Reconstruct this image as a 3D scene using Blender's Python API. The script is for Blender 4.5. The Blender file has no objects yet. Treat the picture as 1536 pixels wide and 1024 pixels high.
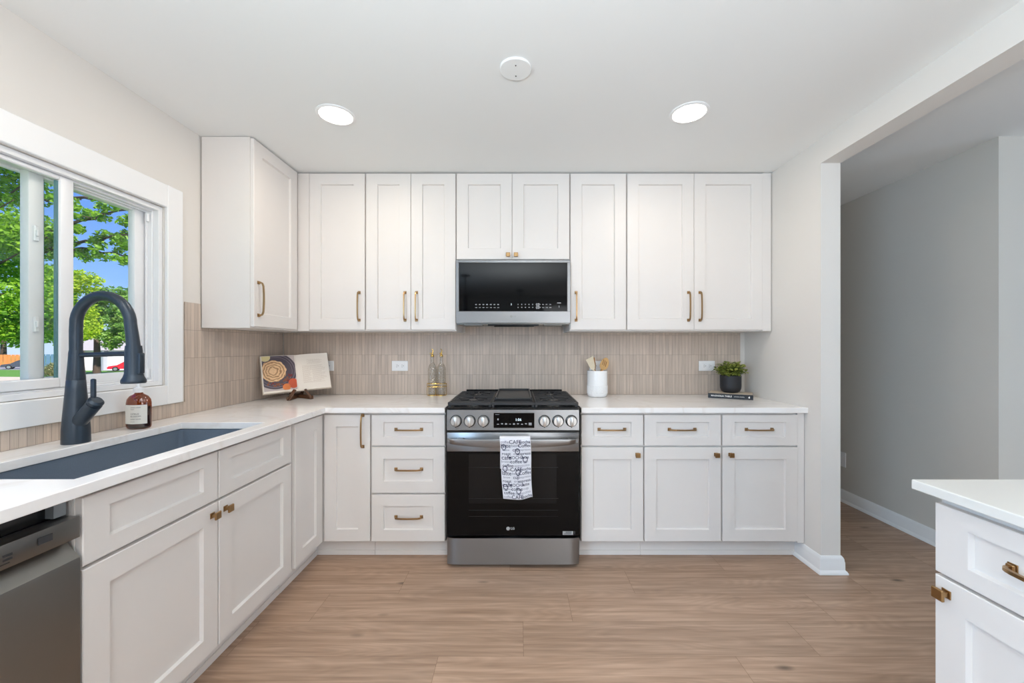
import bpy, bmesh, math, random
import numpy as np
from mathutils import Matrix, Vector

random.seed(7)
RNG = np.random.default_rng(7)
PI = math.pi
S = bpy.context.scene
C = S.collection

def lin(c):
    out = []
    for v in c[:3]:
        v = v / 255.0
        out.append(v / 12.92 if v <= 0.04045 else ((v + 0.055) / 1.055) ** 2.4)
    return (out[0], out[1], out[2], 1.0)

# ------------------------------------------------------------------ room numbers (metres)
EYE = 1.27
D = 2.99          # back wall
DF = 2.356        # lower door faces
CF = 2.33         # counter front edge
UF = 2.661        # upper door faces
LX = -1.77        # left wall
RX = 1.70         # right partition wall
CZ = 0.912        # counter top
CEIL = 2.44
HX = 2.67         # hall wall

# ------------------------------------------------------------------ camera, world, lights
cam_d = bpy.data.cameras.new('camera'); cam = bpy.data.objects.new('camera', cam_d); C.objects.link(cam)
cam.location = (0, 0, EYE); cam.rotation_euler = (PI / 2, 0, 0)
cam_d.sensor_width = 36; cam_d.lens = 36 * 596 / 1536
cam_d.shift_x = -10 / 1536; cam_d.shift_y = 8 / 1536
cam_d.clip_start = 0.02; cam_d.clip_end = 300
S.camera = cam

S.view_settings.view_transform = 'Standard'
S.view_settings.look = 'None'
S.view_settings.gamma = 1
S.view_settings.use_curve_mapping = False
S.view_settings.exposure = 0.03
try:
    S.cycles.diffuse_bounces = 6; S.cycles.max_bounces = 14; S.cycles.transparent_max_bounces = 16
    S.cycles.sample_clamp_indirect = 6
except Exception:
    pass

wd = bpy.data.worlds.new('world'); S.world = wd; wd.use_nodes = True
nt = wd.node_tree; nt.nodes.clear()
tc = nt.nodes.new('ShaderNodeTexCoord'); sep = nt.nodes.new('ShaderNodeSeparateXYZ')
rp = nt.nodes.new('ShaderNodeValToRGB'); bg = nt.nodes.new('ShaderNodeBackground'); ow = nt.nodes.new('ShaderNodeOutputWorld')
nt.links.new(tc.outputs['Generated'], sep.inputs[0]); nt.links.new(sep.outputs['Z'], rp.inputs[0])
nt.links.new(rp.outputs[0], bg.inputs[0]); nt.links.new(bg.outputs[0], ow.inputs[0])
e = rp.color_ramp.elements
e[0].position = 0.0; e[0].color = lin((205, 226, 252))
e[1].position = 0.36; e[1].color = lin((58, 122, 226))
m_ = rp.color_ramp.elements.new(0.12); m_.color = lin((140, 186, 248))
bg.inputs[1].default_value = 1.15

def light(kind, name, loc, rot, power, color=(1, 1, 1), **kw):
    d = bpy.data.lights.new(name, kind); o = bpy.data.objects.new(name, d); C.objects.link(o)
    o.location = loc; o.rotation_euler = rot; d.energy = power; d.color = color
    for k, v in kw.items(): setattr(d, k, v)
    return o

light('SUN', 'sun', (0, 0, 20), (math.radians(24), math.radians(42), 0), 7.5, (1, .95, .86), angle=.01)
# unseen area lamp at the closed rear wall, for an assumed patio door, none built
light('AREA', 'assumed_patio_lamp', (1.53, -3.8, 1.15), (PI / 2, 0, 0), 46, (.93, .97, 1.0), shape='RECTANGLE', size=1.9, size_y=2.1)
light('AREA', 'left_fill_lamp', (-1.74, -1.1, 1.45), (PI / 2, 0, -PI / 2), 72, (.42, .70, 1.0), shape='RECTANGLE', size=1.6, size_y=1.3)  # added fill, no window here: cool light for island and partition wall
light('AREA', 'dining_side_fill_lamp', (5.2, 0.2, 1.4), (PI / 2, 0, PI / 2), 30, (.42, .70, 1.0), shape='RECTANGLE', size=1.8, size_y=1.4)  # added fill out of view, brightens the hall walls
# unseen upward fill lamp, added to brighten the ceiling and the room
light('AREA', 'ceiling_fill_lamp', (0.0, -0.7, 1.45), (PI, 0, 0), 86, (.91, .965, 1.0), shape='DISK', size=.8)
CANS = [(-.922, 2.005), (.852, 1.985), (-1.12, .55)]
CAN_POWER = [4.5, 4.5, 5.5]

# ------------------------------------------------------------------ helpers
class MB:
    def __init__(s): s.v = []; s.f = []; s.m = []
    def add(s, verts, faces, mat=0):
        b = len(s.v); s.v += [tuple(p) for p in verts]
        for f in faces: s.f.append([b + i for i in f]); s.m.append(mat)
        return s
    def bm(s, bm, mat=0, M=None):
        bm.verts.index_update()
        s.add([(M @ v.co if M else v.co)[:] for v in bm.verts], [[v.index for v in f.verts] for f in bm.faces], mat); bm.free(); return s
    def box(s, x0, x1, y0, y1, z0, z1, mat=0, bev=0.0, seg=1, M=None):
        bm = bmesh.new()
        vs = [bm.verts.new((x, y, z)) for x in (x0, x1) for y in (y0, y1) for z in (z0, z1)]
        for q in ((0, 1, 3, 2), (4, 6, 7, 5), (0, 4, 5, 1), (2, 3, 7, 6), (0, 2, 6, 4), (1, 5, 7, 3)):
            bm.faces.new([vs[i] for i in q])
        if bev > 0: bmesh.ops.bevel(bm, geom=bm.edges[:], offset=bev, segments=seg, affect='EDGES', profile=.5)
        return s.bm(bm, mat, M)
    def prism(s, poly, fn, a, b, mat=0):
        n = len(poly)
        vs = [fn(p, a) for p in poly] + [fn(p, b) for p in poly]
        fs = [list(range(n))[::-1], [n + i for i in range(n)]]
        fs += [[i, (i + 1) % n, n + (i + 1) % n, n + i] for i in range(n)]
        return s.add(vs, fs, mat)
    def lathe(s, prof, seg=32, c=(0, 0, 0), mat=0, sx=1, sy=1, cap=True, M=None):
        vs = []; fs = []
        for r, z in prof:
            for k in range(seg):
                a = 2 * PI * k / seg
                p = Vector((r * math.cos(a) * sx, r * math.sin(a) * sy, z))
                if M: p = M @ p
                vs.append((c[0] + p.x, c[1] + p.y, c[2] + p.z))
        n = len(prof)
        for i in range(n - 1):
            for k in range(seg):
                k2 = (k + 1) % seg
                fs.append([i * seg + k, i * seg + k2, (i + 1) * seg + k2, (i + 1) * seg + k])
        if cap:
            fs.append([k for k in range(seg)][::-1]); fs.append([(n - 1) * seg + k for k in range(seg)])
        return s.add(vs, fs, mat)
    def tube(s, pts, r, seg=10, mat=0, cap=True, flat=1.0, up=None):
        pts = [Vector(p) for p in pts]; n = len(pts)
        rs = r if isinstance(r, (list, tuple)) else [r] * n
        vs = []; fs = []; ref = None
        for i, p in enumerate(pts):
            t = (pts[min(i + 1, n - 1)] - pts[max(i - 1, 0)]).normalized()
            if ref is None:
                ref = Vector(up) if up else (Vector((0, 0, 1)) if abs(t.z) < .9 else Vector((1, 0, 0)))
            u = (ref - t * ref.dot(t)).normalized(); w = t.cross(u); ref = u
            for k in range(seg):
                a = 2 * PI * (k + .5) / seg
                vs.append(p + u * rs[i] * math.cos(a) * flat + w * rs[i] * math.sin(a))
        for i in range(n - 1):
            for k in range(seg):
                k2 = (k + 1) % seg
                fs.append([i * seg + k, i * seg + k2, (i + 1) * seg + k2, (i + 1) * seg + k])
        if cap: fs.append(list(range(seg))[::-1]); fs.append([(n - 1) * seg + k for k in range(seg)])
        return s.add(vs, fs, mat)
    def ball(s, c, r, mat=0, u=16, v=10, sc=(1, 1, 1)):
        bm = bmesh.new(); bmesh.ops.create_uvsphere(bm, u_segments=u, v_segments=v, radius=r)
        return s.bm(bm, mat, Matrix.Translation(c) @ Matrix.Diagonal((*sc, 1)))

WM = {}
def world_of(o):
    return WM.get(o.name, Matrix.Identity(4))

def obj(name, mb, mats, parent=None, world=False, loc=(0, 0, 0), rot=(0, 0, 0), smooth=35):
    me = bpy.data.meshes.new(name)
    M = Matrix.LocRotScale(Vector(loc), __import__('mathutils').Euler(rot), None)
    P = world_of(parent) if parent else Matrix.Identity(4)
    vs = mb.v
    if world:
        I = (P @ M).inverted(); vs = [(I @ Vector(p))[:] for p in vs]
    me.from_pydata([tuple(p) for p in vs], [], mb.f)
    if not isinstance(mats, (list, tuple)): mats = [mats]
    for m in mats: me.materials.append(m)
    if len(mats) > 1: me.polygons.foreach_set('material_index', mb.m)
    if smooth:
        me.polygons.foreach_set('use_smooth', [True] * len(me.polygons))
        me.set_sharp_from_angle(angle=math.radians(smooth))
    me.validate(); 
    bm = bmesh.new(); bm.from_mesh(me); bmesh.ops.recalc_face_normals(bm, faces=bm.faces[:]); bm.to_mesh(me); bm.free()
    o = bpy.data.objects.new(name, me); C.objects.link(o)
    o.location = loc; o.rotation_euler = rot
    if parent: o.parent = parent
    WM[o.name] = P @ M
    return o

def thing(name, label, cat, loc=(0, 0, 0), rotz=0, group=None):
    o = bpy.data.objects.new(name, None); C.objects.link(o); o.empty_display_size = .05
    o.location = loc; o.rotation_euler = (0, 0, rotz)
    WM[o.name] = Matrix.Translation(loc) @ Matrix.Rotation(rotz, 4, 'Z')
    return tag(o, label, cat, group)
def tag(o, label, cat, group=None):
    o['label'] = label; o['category'] = cat
    if group: o['group'] = group
    return o
def struct(o, label=None):
    o['kind'] = 'structure'
    if label: o['label'] = label
    return o

def copy_thing(src, loc, rotz, label):
    n = src.copy(); C.objects.link(n); n.location = loc; n.rotation_euler = (0, 0, rotz); n['label'] = label
    WM[n.name] = Matrix.Translation(loc) @ Matrix.Rotation(rotz, 4, 'Z')
    for ch in list(src.children):
        c = ch.copy(); C.objects.link(c); c.parent = n
        for g in list(ch.children):
            d = g.copy(); C.objects.link(d); d.parent = c
    return n

def text_mb(mb, txt, size, M, mat=0, align='CENTER', bold=0.0):
    """letters as flat mesh, added to mb through matrix M (letters lie in local XY, facing +Z)"""
    cu = bpy.data.curves.new('t', 'FONT'); cu.body = txt; cu.size = size; cu.align_x = align; cu.align_y = 'CENTER'
    cu.offset = bold; cu.resolution_u = 3
    o = bpy.data.objects.new('t', cu); C.objects.link(o)
    dg = bpy.context.evaluated_depsgraph_get(); dg.update()
    me = o.evaluated_get(dg).to_mesh()
    mb.add([(M @ v.co)[:] for v in me.vertices], [list(p.vertices) for p in me.polygons], mat)
    o.evaluated_get(dg).to_mesh_clear()
    bpy.data.objects.remove(o); bpy.data.curves.remove(cu)
    return mb
def prints(name, m, mat, parent, gap=.018):
    """one mesh per cluster of marks along X"""
    fs = sorted(m.f, key=lambda f: min(m.v[i][0] for i in f)); groups = []; end = None
    for f in fs:
        a = min(m.v[i][0] for i in f); b = max(m.v[i][0] for i in f)
        if end is None or a > end + gap: groups.append([]); end = b
        groups[-1].append(f); end = max(end, b)
    for g in groups:
        used = sorted({i for f in g for i in f}); mp = {i: k for k, i in enumerate(used)}
        q = MB(); q.add([m.v[i] for i in used], [[mp[i] for i in f] for f in g]); obj(name, q, mat, parent, smooth=0)
FRONT = Matrix.Rotation(PI / 2, 4, 'X')    # text standing up, readable from -Y

# ------------------------------------------------------------------ materials
def nodes(name):
    m = bpy.data.materials.new(name); m.use_nodes = True
    t = m.node_tree; b = t.nodes['Principled BSDF']
    return m, t, b
def pbr(name, col, rough=.5, metal=0, spec=.5, coat=0, emit=None, es=0, trans=0, ior=1.45, noise=0, nscale=60, bump=0, bscale=300):
    m, t, b = nodes(name)
    c = lin(col)
    b.inputs['Base Color'].default_value = c; b.inputs['Roughness'].default_value = rough
    b.inputs['Metallic'].default_value = metal; b.inputs['Specular IOR Level'].default_value = spec
    b.inputs['Coat Weight'].default_value = coat; b.inputs['Transmission Weight'].default_value = trans; b.inputs['IOR'].default_value = ior
    if emit: b.inputs['Emission Color'].default_value = lin(emit); b.inputs['Emission Strength'].default_value = es
    tcn = t.nodes.new('ShaderNodeTexCoord')
    if noise:
        nz = t.nodes.new('ShaderNodeTexNoise'); nz.inputs['Scale'].default_value = nscale; nz.inputs['Detail'].default_value = 4
        t.links.new(tcn.outputs['Object'], nz.inputs['Vector'])
        mx = t.nodes.new('ShaderNodeMix'); mx.data_type = 'RGBA'
        mx.inputs[6].default_value = tuple(v * (1 - noise) for v in c[:3]) + (1,); mx.inputs[7].default_value = tuple(min(1, v * (1 + noise)) for v in c[:3]) + (1,)
        t.links.new(nz.outputs[0], mx.inputs[0]); t.links.new(mx.outputs[2], b.inputs['Base Color'])
    if bump:
        nz2 = t.nodes.new('ShaderNodeTexNoise'); nz2.inputs['Scale'].default_value = bscale
        t.links.new(tcn.outputs['Object'], nz2.inputs['Vector'])
        bp = t.nodes.new('ShaderNodeBump'); bp.inputs['Strength'].default_value = bump; bp.inputs['Distance'].default_value = .001
        t.links.new(nz2.outputs[0], bp.inputs['Height']); t.links.new(bp.outputs[0], b.inputs['Normal'])
    return m

CAB = pbr('white_cabinet_paint', (226, 221, 217), .42, noise=.012, nscale=8)
CABIN = pbr('cabinet_gap', (205, 203, 200), .6)
WALLP = pbr('greige_wall_paint', (224, 219, 213), .8, spec=.2, bump=.08)
CEILP = pbr('ceiling_paint', (236, 237, 236), .9, spec=.1, bump=.06)
HALL_DIM = pbr('hall_wall_paint_dimmed', (206, 202, 195), .8, spec=.2, bump=.08)  # wall paint darkened: the hall's weaker light is put into the colour
TRIM = pbr('white_trim_paint', (238, 238, 238), .4)
VINYL = pbr('white_window_vinyl', (235, 235, 236), .35)
BRASS = pbr('brushed_brass', (166, 134, 94), .32, 1, noise=.06, nscale=120)
GOLD = pbr('gold_metal', (226, 190, 110), .22, 1)
BLACKM = pbr('matte_black_cast_iron', (44, 44, 46), .4, noise=.1, nscale=200, bump=.2)
BLACKG = pbr('black_enamel', (14, 14, 15), .18)
GRID = pbr('griddle_nonstick', (48, 48, 50), .42)
GLASSB = pbr('black_oven_glass', (5, 5, 6), .05, spec=.22)
FAUCET = pbr('graphite_black_faucet', (54, 63, 73), .33, .35, noise=.05, nscale=30)
SINKM = pbr('dark_composite_sink', (100, 112, 127), .45, noise=.12, nscale=260)
WHITEC = pbr('white_glazed_ceramic', (240, 240, 240), .25)
WHITEP = pbr('white_plastic', (240, 240, 240), .4)
SLOT = pbr('dark_slot', (50, 50, 52), .6)
PAPER = pbr('book_paper', (236, 226, 214), .7)
INK = pbr('ink', (70, 60, 56), .8)
BOOKB = pbr('black_book_cover', (22, 22, 28), .45)
BOOKW = pbr('kraft_book_cover_top', (205, 190, 172), .6)
WLET = pbr('white_lettering', (235, 232, 228), .6)
GLET = pbr('grey_lettering', (165, 165, 165), .5)
AMBER = None
WALNUT = pbr('walnut_wood', (92, 62, 42), .45, noise=.3, nscale=40)
BAMBOO = pbr('bamboo_wood', (206, 162, 104), .5, noise=.12, nscale=50)
PALEW = pbr('pale_beech_wood', (218, 203, 176), .55, noise=.08, nscale=50)
DKWOOD = pbr('brown_spoon_wood', (166, 116, 58), .5, noise=.12, nscale=50)
POT = pbr('matte_black_pot', (34, 35, 40), .5)
SOIL = pbr('dark_soil', (50, 40, 32), .9)
LIGHTE = pbr('lamp_lens', (255, 255, 255), .5, emit=(255, 246, 232), es=6)
LCD = pbr('lcd_digits', (220, 235, 240), .5, emit=(215, 232, 240), es=.9)
ICON = pbr('panel_icons', (150, 150, 152), .5)
DKMET = pbr('dark_stainless', (138, 137, 134), .33, 1)
GREYP = pbr('galvanised_bracket', (150, 156, 160), .5, .6)
INKB = pbr('navy_ink', (58, 60, 82), .8)
INKG = pbr('grey_ink', (135, 135, 150), .8)
LABELP = pbr('cream_paper_label', (228, 224, 216), .7)

def steel():
    m, t, b = nodes('brushed_stainless')
    b.inputs['Metallic'].default_value = 1; b.inputs['Base Color'].default_value = lin((146, 147, 149))
    tcn = t.nodes.new('ShaderNodeTexCoord'); mp = t.nodes.new('ShaderNodeMapping'); mp.inputs['Scale'].default_value = (4, 600, 600)
    nz = t.nodes.new('ShaderNodeTexNoise'); nz.inputs['Scale'].default_value = 1; nz.inputs['Detail'].default_value = 3
    mr = t.nodes.new('ShaderNodeMapRange'); mr.inputs['To Min'].default_value = .26; mr.inputs['To Max'].default_value = .34
    t.links.new(tcn.outputs['Object'], mp.inputs[0]); t.links.new(mp.outputs[0], nz.inputs['Vector']); t.links.new(nz.outputs[0], mr.inputs[0]); t.links.new(mr.outputs[0], b.inputs['Roughness'])
    tg = t.nodes.new('ShaderNodeTangent'); tg.direction_type = 'RADIAL'; tg.axis = 'Z'; t.links.new(tg.outputs[0], b.inputs['Tangent'])
    b.inputs['Anisotropic'].default_value = .85; b.inputs['Anisotropic Rotation'].default_value = .25
    return m
STEEL = steel()
KNOBM = pbr('satin_knob_steel', (205, 205, 204), .3, 1)

def clear_glass(name, tint=(1, 1, 1), refl=.06, rough=0.0):
    m = bpy.data.materials.new(name); m.use_nodes = True; t = m.node_tree; t.nodes.clear()
    tr = t.nodes.new('ShaderNodeBsdfTransparent'); tr.inputs[0].default_value = (*tint, 1)
    gl = t.nodes.new('ShaderNodeBsdfGlossy'); gl.inputs['Roughness'].default_value = rough; gl.inputs[0].default_value = (1, 1, 1, 1)
    lw = t.nodes.new('ShaderNodeLayerWeight'); lw.inputs[0].default_value = .5
    pw = t.nodes.new('ShaderNodeMath'); pw.operation = 'POWER'; pw.inputs[1].default_value = 5; t.links.new(lw.outputs['Facing'], pw.inputs[0])
    mu = t.nodes.new('ShaderNodeMath'); mu.operation = 'MULTIPLY_ADD'; mu.inputs[1].default_value = .9; mu.inputs[2].default_value = refl
    mx = t.nodes.new('ShaderNodeMixShader'); o = t.nodes.new('ShaderNodeOutputMaterial')
    t.links.new(pw.outputs[0], mu.inputs[0]); t.links.new(mu.outputs[0], mx.inputs[0]); t.links.new(tr.outputs[0], mx.inputs[1]); t.links.new(gl.outputs[0], mx.inputs[2]); t.links.new(mx.outputs[0], o.inputs[0])
    return m
PANE = clear_glass('window_glass', (.975, .985, .98), .015)
BOTG = clear_glass('textured_bottle_glass', (.86, .85, .82), .10, .08)
def hammer(m):
    t = m.node_tree; N = t.nodes.new; L = t.links.new
    tcn = N('ShaderNodeTexCoord'); vo = N('ShaderNodeTexVoronoi'); vo.inputs['Scale'].default_value = 95; L(tcn.outputs['Object'], vo.inputs['Vector'])
    bp = N('ShaderNodeBump'); bp.inputs['Strength'].default_value = 1; bp.inputs['Distance'].default_value = .004; L(vo.outputs['Distance'], bp.inputs['Height'])
    for n in t.nodes:
        if n.type in ('BSDF_GLOSSY', 'LAYER_WEIGHT'): L(bp.outputs[0], n.inputs['Normal'])
hammer(BOTG)
AMBER = clear_glass('amber_glass', (.50, .20, .045), .08, .03)
GLEDGE = pbr('glass_edge', (86, 128, 132), .2)

def tile_mat():
    m, t, b = nodes('stacked_finger_tile')
    N = t.nodes.new; L = t.links.new
    tcn = N('ShaderNodeTexCoord'); br = N('ShaderNodeTexBrick')
    br.offset = 0; br.squash = 1
    br.inputs['Scale'].default_value = 1; br.inputs['Brick Width'].default_value = .0245; br.inputs['Row Height'].default_value = .149
    br.inputs['Mortar Size'].default_value = .0011; br.inputs['Mortar Smooth'].default_value = .3; br.inputs['Bias'].default_value = 0
    br.inputs['Color1'].default_value = lin((204, 187, 172)); br.inputs['Color2'].default_value = lin((188, 172, 158)); br.inputs['Mortar'].default_value = lin((158, 144, 131))
    L(tcn.outputs['Object'], br.inputs['Vector'])
    mp = N('ShaderNodeMapping'); mp.inputs['Scale'].default_value = (170, 5, 1)
    nz = N('ShaderNodeTexNoise'); nz.inputs['Scale'].default_value = 1; nz.inputs['Detail'].default_value = 5
    L(tcn.outputs['Object'], mp.inputs[0]); L(mp.outputs[0], nz.inputs['Vector'])
    mr = N('ShaderNodeMapRange'); mr.inputs['From Min'].default_value = .3; mr.inputs['From Max'].default_value = .7; mr.inputs['To Min'].default_value = .86; mr.inputs['To Max'].default_value = 1.12
    L(nz.outputs[0], mr.inputs[0])
    mx = N('ShaderNodeMix'); mx.data_type = 'RGBA'; mx.blend_type = 'MULTIPLY'; mx.inputs[0].default_value = 1
    L(br.outputs['Color'], mx.inputs[6]); L(mr.outputs[0], mx.inputs[7]); L(mx.outputs[2], b.inputs['Base Color'])
    bp = N('ShaderNodeBump'); bp.inputs['Strength'].default_value = .5; bp.inputs['Distance'].default_value = .0015; bp.invert = True
    L(br.outputs['Fac'], bp.inputs['Height']); L(bp.outputs[0], b.inputs['Normal'])
    b.inputs['Roughness'].default_value = .42
    return m
TILE = tile_mat()

def quartz():
    m, t, b = nodes('white_quartz')
    N = t.nodes.new; L = t.links.new
    tcn = N('ShaderNodeTexCoord'); nz = N('ShaderNodeTexNoise'); nz.inputs['Scale'].default_value = 2.2; nz.inputs['Detail'].default_value = 8; nz.inputs['Distortion'].default_value = 1.2
    L(tcn.outputs['Object'], nz.inputs['Vector'])
    rp = N('ShaderNodeValToRGB'); el = rp.color_ramp.elements
    el[0].position = .47; el[0].color = lin((245, 242, 240)); el[1].position = .53; el[1].color = lin((246, 243, 241))
    k = el.new(.5); k.color = lin((238, 233, 229))
    L(nz.outputs[0], rp.inputs[0]); L(rp.outputs[0], b.inputs['Base Color'])
    b.inputs['Roughness'].default_value = .16
    return m
QUARTZ = quartz()

def floor_mat():
    m, t, b = nodes('oak_plank_floor')
    N = t.nodes.new; L = t.links.new
    tcn = N('ShaderNodeTexCoord'); at = N('ShaderNodeAttribute'); at.attribute_name = 'plank'
    sc = N('ShaderNodeVectorMath'); sc.operation = 'MULTIPLY_ADD'; sc.inputs[1].default_value = (37, 53, 11)
    L(at.outputs['Color'], sc.inputs[0]); L(tcn.outputs['Object'], sc.inputs[2])
    # long soft grain
    mp = N('ShaderNodeMapping'); mp.inputs['Scale'].default_value = (1.3, 30, 1); L(sc.outputs[0], mp.inputs[0])
    n1 = N('ShaderNodeTexNoise'); n1.inputs['Scale'].default_value = 1.5; n1.inputs['Detail'].default_value = 7; n1.inputs['Distortion'].default_value = .2; L(mp.outputs[0], n1.inputs['Vector'])
    # fine pores
    mp2 = N('ShaderNodeMapping'); mp2.inputs['Scale'].default_value = (7, 160, 1); L(sc.outputs[0], mp2.inputs[0])
    n2 = N('ShaderNodeTexNoise'); n2.inputs['Scale'].default_value = 1; n2.inputs['Detail'].default_value = 4; L(mp2.outputs[0], n2.inputs['Vector'])
    # cathedral rings
    mp3 = N('ShaderNodeMapping'); mp3.inputs['Scale'].default_value = (.9, 6, 1); L(sc.outputs[0], mp3.inputs[0])
    n3 = N('ShaderNodeTexNoise'); n3.inputs['Scale'].default_value = 1.1; n3.inputs['Detail'].default_value = 1.5; n3.inputs['Distortion'].default_value = .15; L(mp3.outputs[0], n3.inputs['Vector'])
    mu = N('ShaderNodeMath'); mu.operation = 'MULTIPLY'; mu.inputs[1].default_value = 46; L(n3.outputs[0], mu.inputs[0])
    fr = N('ShaderNodeMath'); fr.operation = 'PINGPONG'; fr.inputs[1].default_value = 1; L(mu.outputs[0], fr.inputs[0])
    # knots
    mp4 = N('ShaderNodeMapping'); mp4.inputs['Scale'].default_value = (1.0, 2.6, 1); L(sc.outputs[0], mp4.inputs[0])
    vo = N('ShaderNodeTexVoronoi'); vo.inputs['Scale'].default_value = 2.1; L(mp4.outputs[0], vo.inputs['Vector'])
    kr = N('ShaderNodeMapRange'); kr.inputs['From Min'].default_value = .02; kr.inputs['From Max'].default_value = .10; kr.inputs['To Min'].default_value = .30; kr.inputs['To Max'].default_value = 1; L(vo.outputs['Distance'], kr.inputs[0])
    rp = N('ShaderNodeValToRGB'); el = rp.color_ramp.elements
    el[0].position = .30; el[0].color = lin((150, 121, 100)); el[1].position = .72; el[1].color = lin((187, 157, 134))
    L(n1.outputs[0], rp.inputs[0])
    def mult(a, fac, lo, hi):
        r = N('ShaderNodeMapRange'); r.inputs['To Min'].default_value = lo; r.inputs['To Max'].default_value = hi; L(fac, r.inputs[0])
        x = N('ShaderNodeMix'); x.data_type = 'RGBA'; x.blend_type = 'MULTIPLY'; x.inputs[0].default_value = 1
        L(a, x.inputs[6]); L(r.outputs[0], x.inputs[7]); return x.outputs[2]
    c = mult(rp.outputs[0], n2.outputs[0], .80, 1.18)
    c = mult(c, fr.outputs[0], .90, 1.02)
    c = mult(c, kr.outputs[0], 0, 1)
    sp = N('ShaderNodeSeparateColor'); L(at.outputs['Color'], sp.inputs[0])
    c = mult(c, sp.outputs[2], .92, 1.08)
    L(c, b.inputs['Base Color'])
    b.inputs['Roughness'].default_value = .42
    bp = N('ShaderNodeBump'); bp.inputs['Strength'].default_value = .15; bp.inputs['Distance'].default_value = .001
    L(n2.outputs[0], bp.inputs['Height']); L(bp.outputs[0], b.inputs['Normal'])
    return m
FLOORM = floor_mat()
GROOVE = pbr('floor_seam', (122, 98, 80), .7)

def leaf_mat(name, c1, c2, trans=.35):
    m = bpy.data.materials.new(name); m.use_nodes = True; t = m.node_tree; t.nodes.clear()
    N = t.nodes.new; L = t.links.new
    g = N('ShaderNodeNewGeometry'); rp = N('ShaderNodeValToRGB'); rp.color_ramp.elements[0].color = lin(c1); rp.color_ramp.elements[1].color = lin(c2)
    L(g.outputs['Random Per Island'], rp.inputs[0])
    d = N('ShaderNodeBsdfPrincipled'); d.inputs['Roughness'].default_value = .5; tr = N('ShaderNodeBsdfTranslucent'); mx = N('ShaderNodeMixShader'); mx.inputs[0].default_value = trans
    L(rp.outputs[0], d.inputs['Base Color']); L(rp.outputs[0], tr.inputs[0]); L(d.outputs[0], mx.inputs[1]); L(tr.outputs[0], mx.inputs[2])
    o = N('ShaderNodeOutputMaterial'); L(mx.outputs[0], o.inputs[0]); return m

# ------------------------------------------------------------------ the setting
# floor made of planks 1.22 x 0.208 m running along X
def build_floor():
    x0, x1, y0, y1 = -1.95, 5.4, -4.0, 5.6
    W, Ln = .2075, 1.22
    known = {0: .02, 1: -.97, 2: -.64 + .02, -1: -.36}
    base = 1.631     # front edge of the row index 0
    V = []; F = []; A = []; Mi = []
    i0 = int(math.floor((y0 - base) / W)); i1 = int(math.ceil((y1 - base) / W))
    g = .0007
    for i in range(i0, i1):
        ya, yb = base + i * W, base + (i + 1) * W
        off = known.get(i, random.random() * Ln)
        if i == -1: off = -.33
        k = math.floor((x0 - off) / Ln)
        x = off + k * Ln
        while x < x1:
            xa, xb = max(x, x0), min(x + Ln, x1); yaa, ybb = max(ya, y0), min(yb, y1)
            if xb - xa > .01 and ybb - yaa > .005:
                b = len(V)
                V += [(xa + g, yaa + g, 0), (xb - g, yaa + g, 0), (xb - g, ybb - g, 0), (xa + g, ybb - g, 0)]
                F.append([b, b + 1, b + 2, b + 3]); A.append((random.random(), random.random(), random.random(), 1)); Mi.append(0)
            x += Ln
    b = len(V)
    V += [(x0, y0, -.0015), (x1, y0, -.0015), (x1, y1, -.0015), (x0, y1, -.0015), (x0, y0, -.1), (x1, y0, -.1), (x1, y1, -.1), (x0, y1, -.1)]
    for f in ([0, 1, 2, 3], [7, 6, 5, 4], [0, 4, 5, 1], [1, 5, 6, 2], [2, 6, 7, 3], [3, 7, 4, 0]):
        F.append([b + q for q in f]); A.append((0, 0, 0, 1)); Mi.append(1)
    me = bpy.data.meshes.new('floor'); me.from_pydata(V, [], F)
    me.materials.append(FLOORM); me.materials.append(GROOVE); me.polygons.foreach_set('material_index', Mi)
    at = me.color_attributes.new('plank', 'FLOAT_COLOR', 'CORNER')
    for p in me.polygons:
        for li in p.loop_indices: at.data[li].color = A[p.index]
    o = bpy.data.objects.new('floor', me); C.objects.link(o); struct(o, 'light brown oak plank floor')
build_floor()

mb = MB(); mb.box(-1.95, 5.4, -4.0, 5.6, CEIL, CEIL + .15); struct(obj('ceiling', mb, CEILP, smooth=0), 'smooth white ceiling')
mb = MB(); mb.box(LX - .18, RX + .11, D, D + .12, 0, CEIL); struct(obj('wall_back', mb, WALLP, smooth=0), 'kitchen back wall behind the range')

# left wall with the window opening
WY0, WY1, WZ0, WZ1 = .36, 1.984, 1.078, 1.966
WO = LX - .18
mb = MB()
mb.box(WO, LX, -4.0, WY0, -.3, CEIL); mb.box(WO, LX, WY1, D + .12, -.3, CEIL)
mb.box(WO, LX, WY0, WY1, -.3, WZ0); mb.box(WO, LX, WY0, WY1, WZ1, CEIL)
struct(obj('wall_left', mb, WALLP, smooth=0), 'greige wall with the window over the sink')
# right partition with header
PE = 2.235
mb = MB()
mb.box(RX, RX + .11, PE, D, 0, CEIL)
struct(obj('wall_right', mb, WALLP, smooth=0), 'short white partition wall ending beside the base cabinets')
mb = MB(); mb.box(RX, RX + .11, -4.0, PE, 2.303, CEIL); struct(obj('trim_1', mb, WALLP, smooth=0), 'dropped header over the wide opening to the hall')
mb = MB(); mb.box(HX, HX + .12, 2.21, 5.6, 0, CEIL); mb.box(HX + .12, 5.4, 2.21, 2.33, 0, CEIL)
struct(obj('wall_hall', mb, HALL_DIM, smooth=0), 'greige hall wall with an outside corner')
mb = MB(); mb.box(RX, HX + .12, 5.5, 5.6, 0, CEIL); struct(obj('wall_far', mb, WALLP, smooth=0), 'wall at the end of the hall')
mb = MB(); mb.box(-1.95, 5.4, -4.0, -3.88, 0, CEIL); struct(obj('wall_rear', mb, WALLP, smooth=0), 'wall of the living space behind the viewer')
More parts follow.
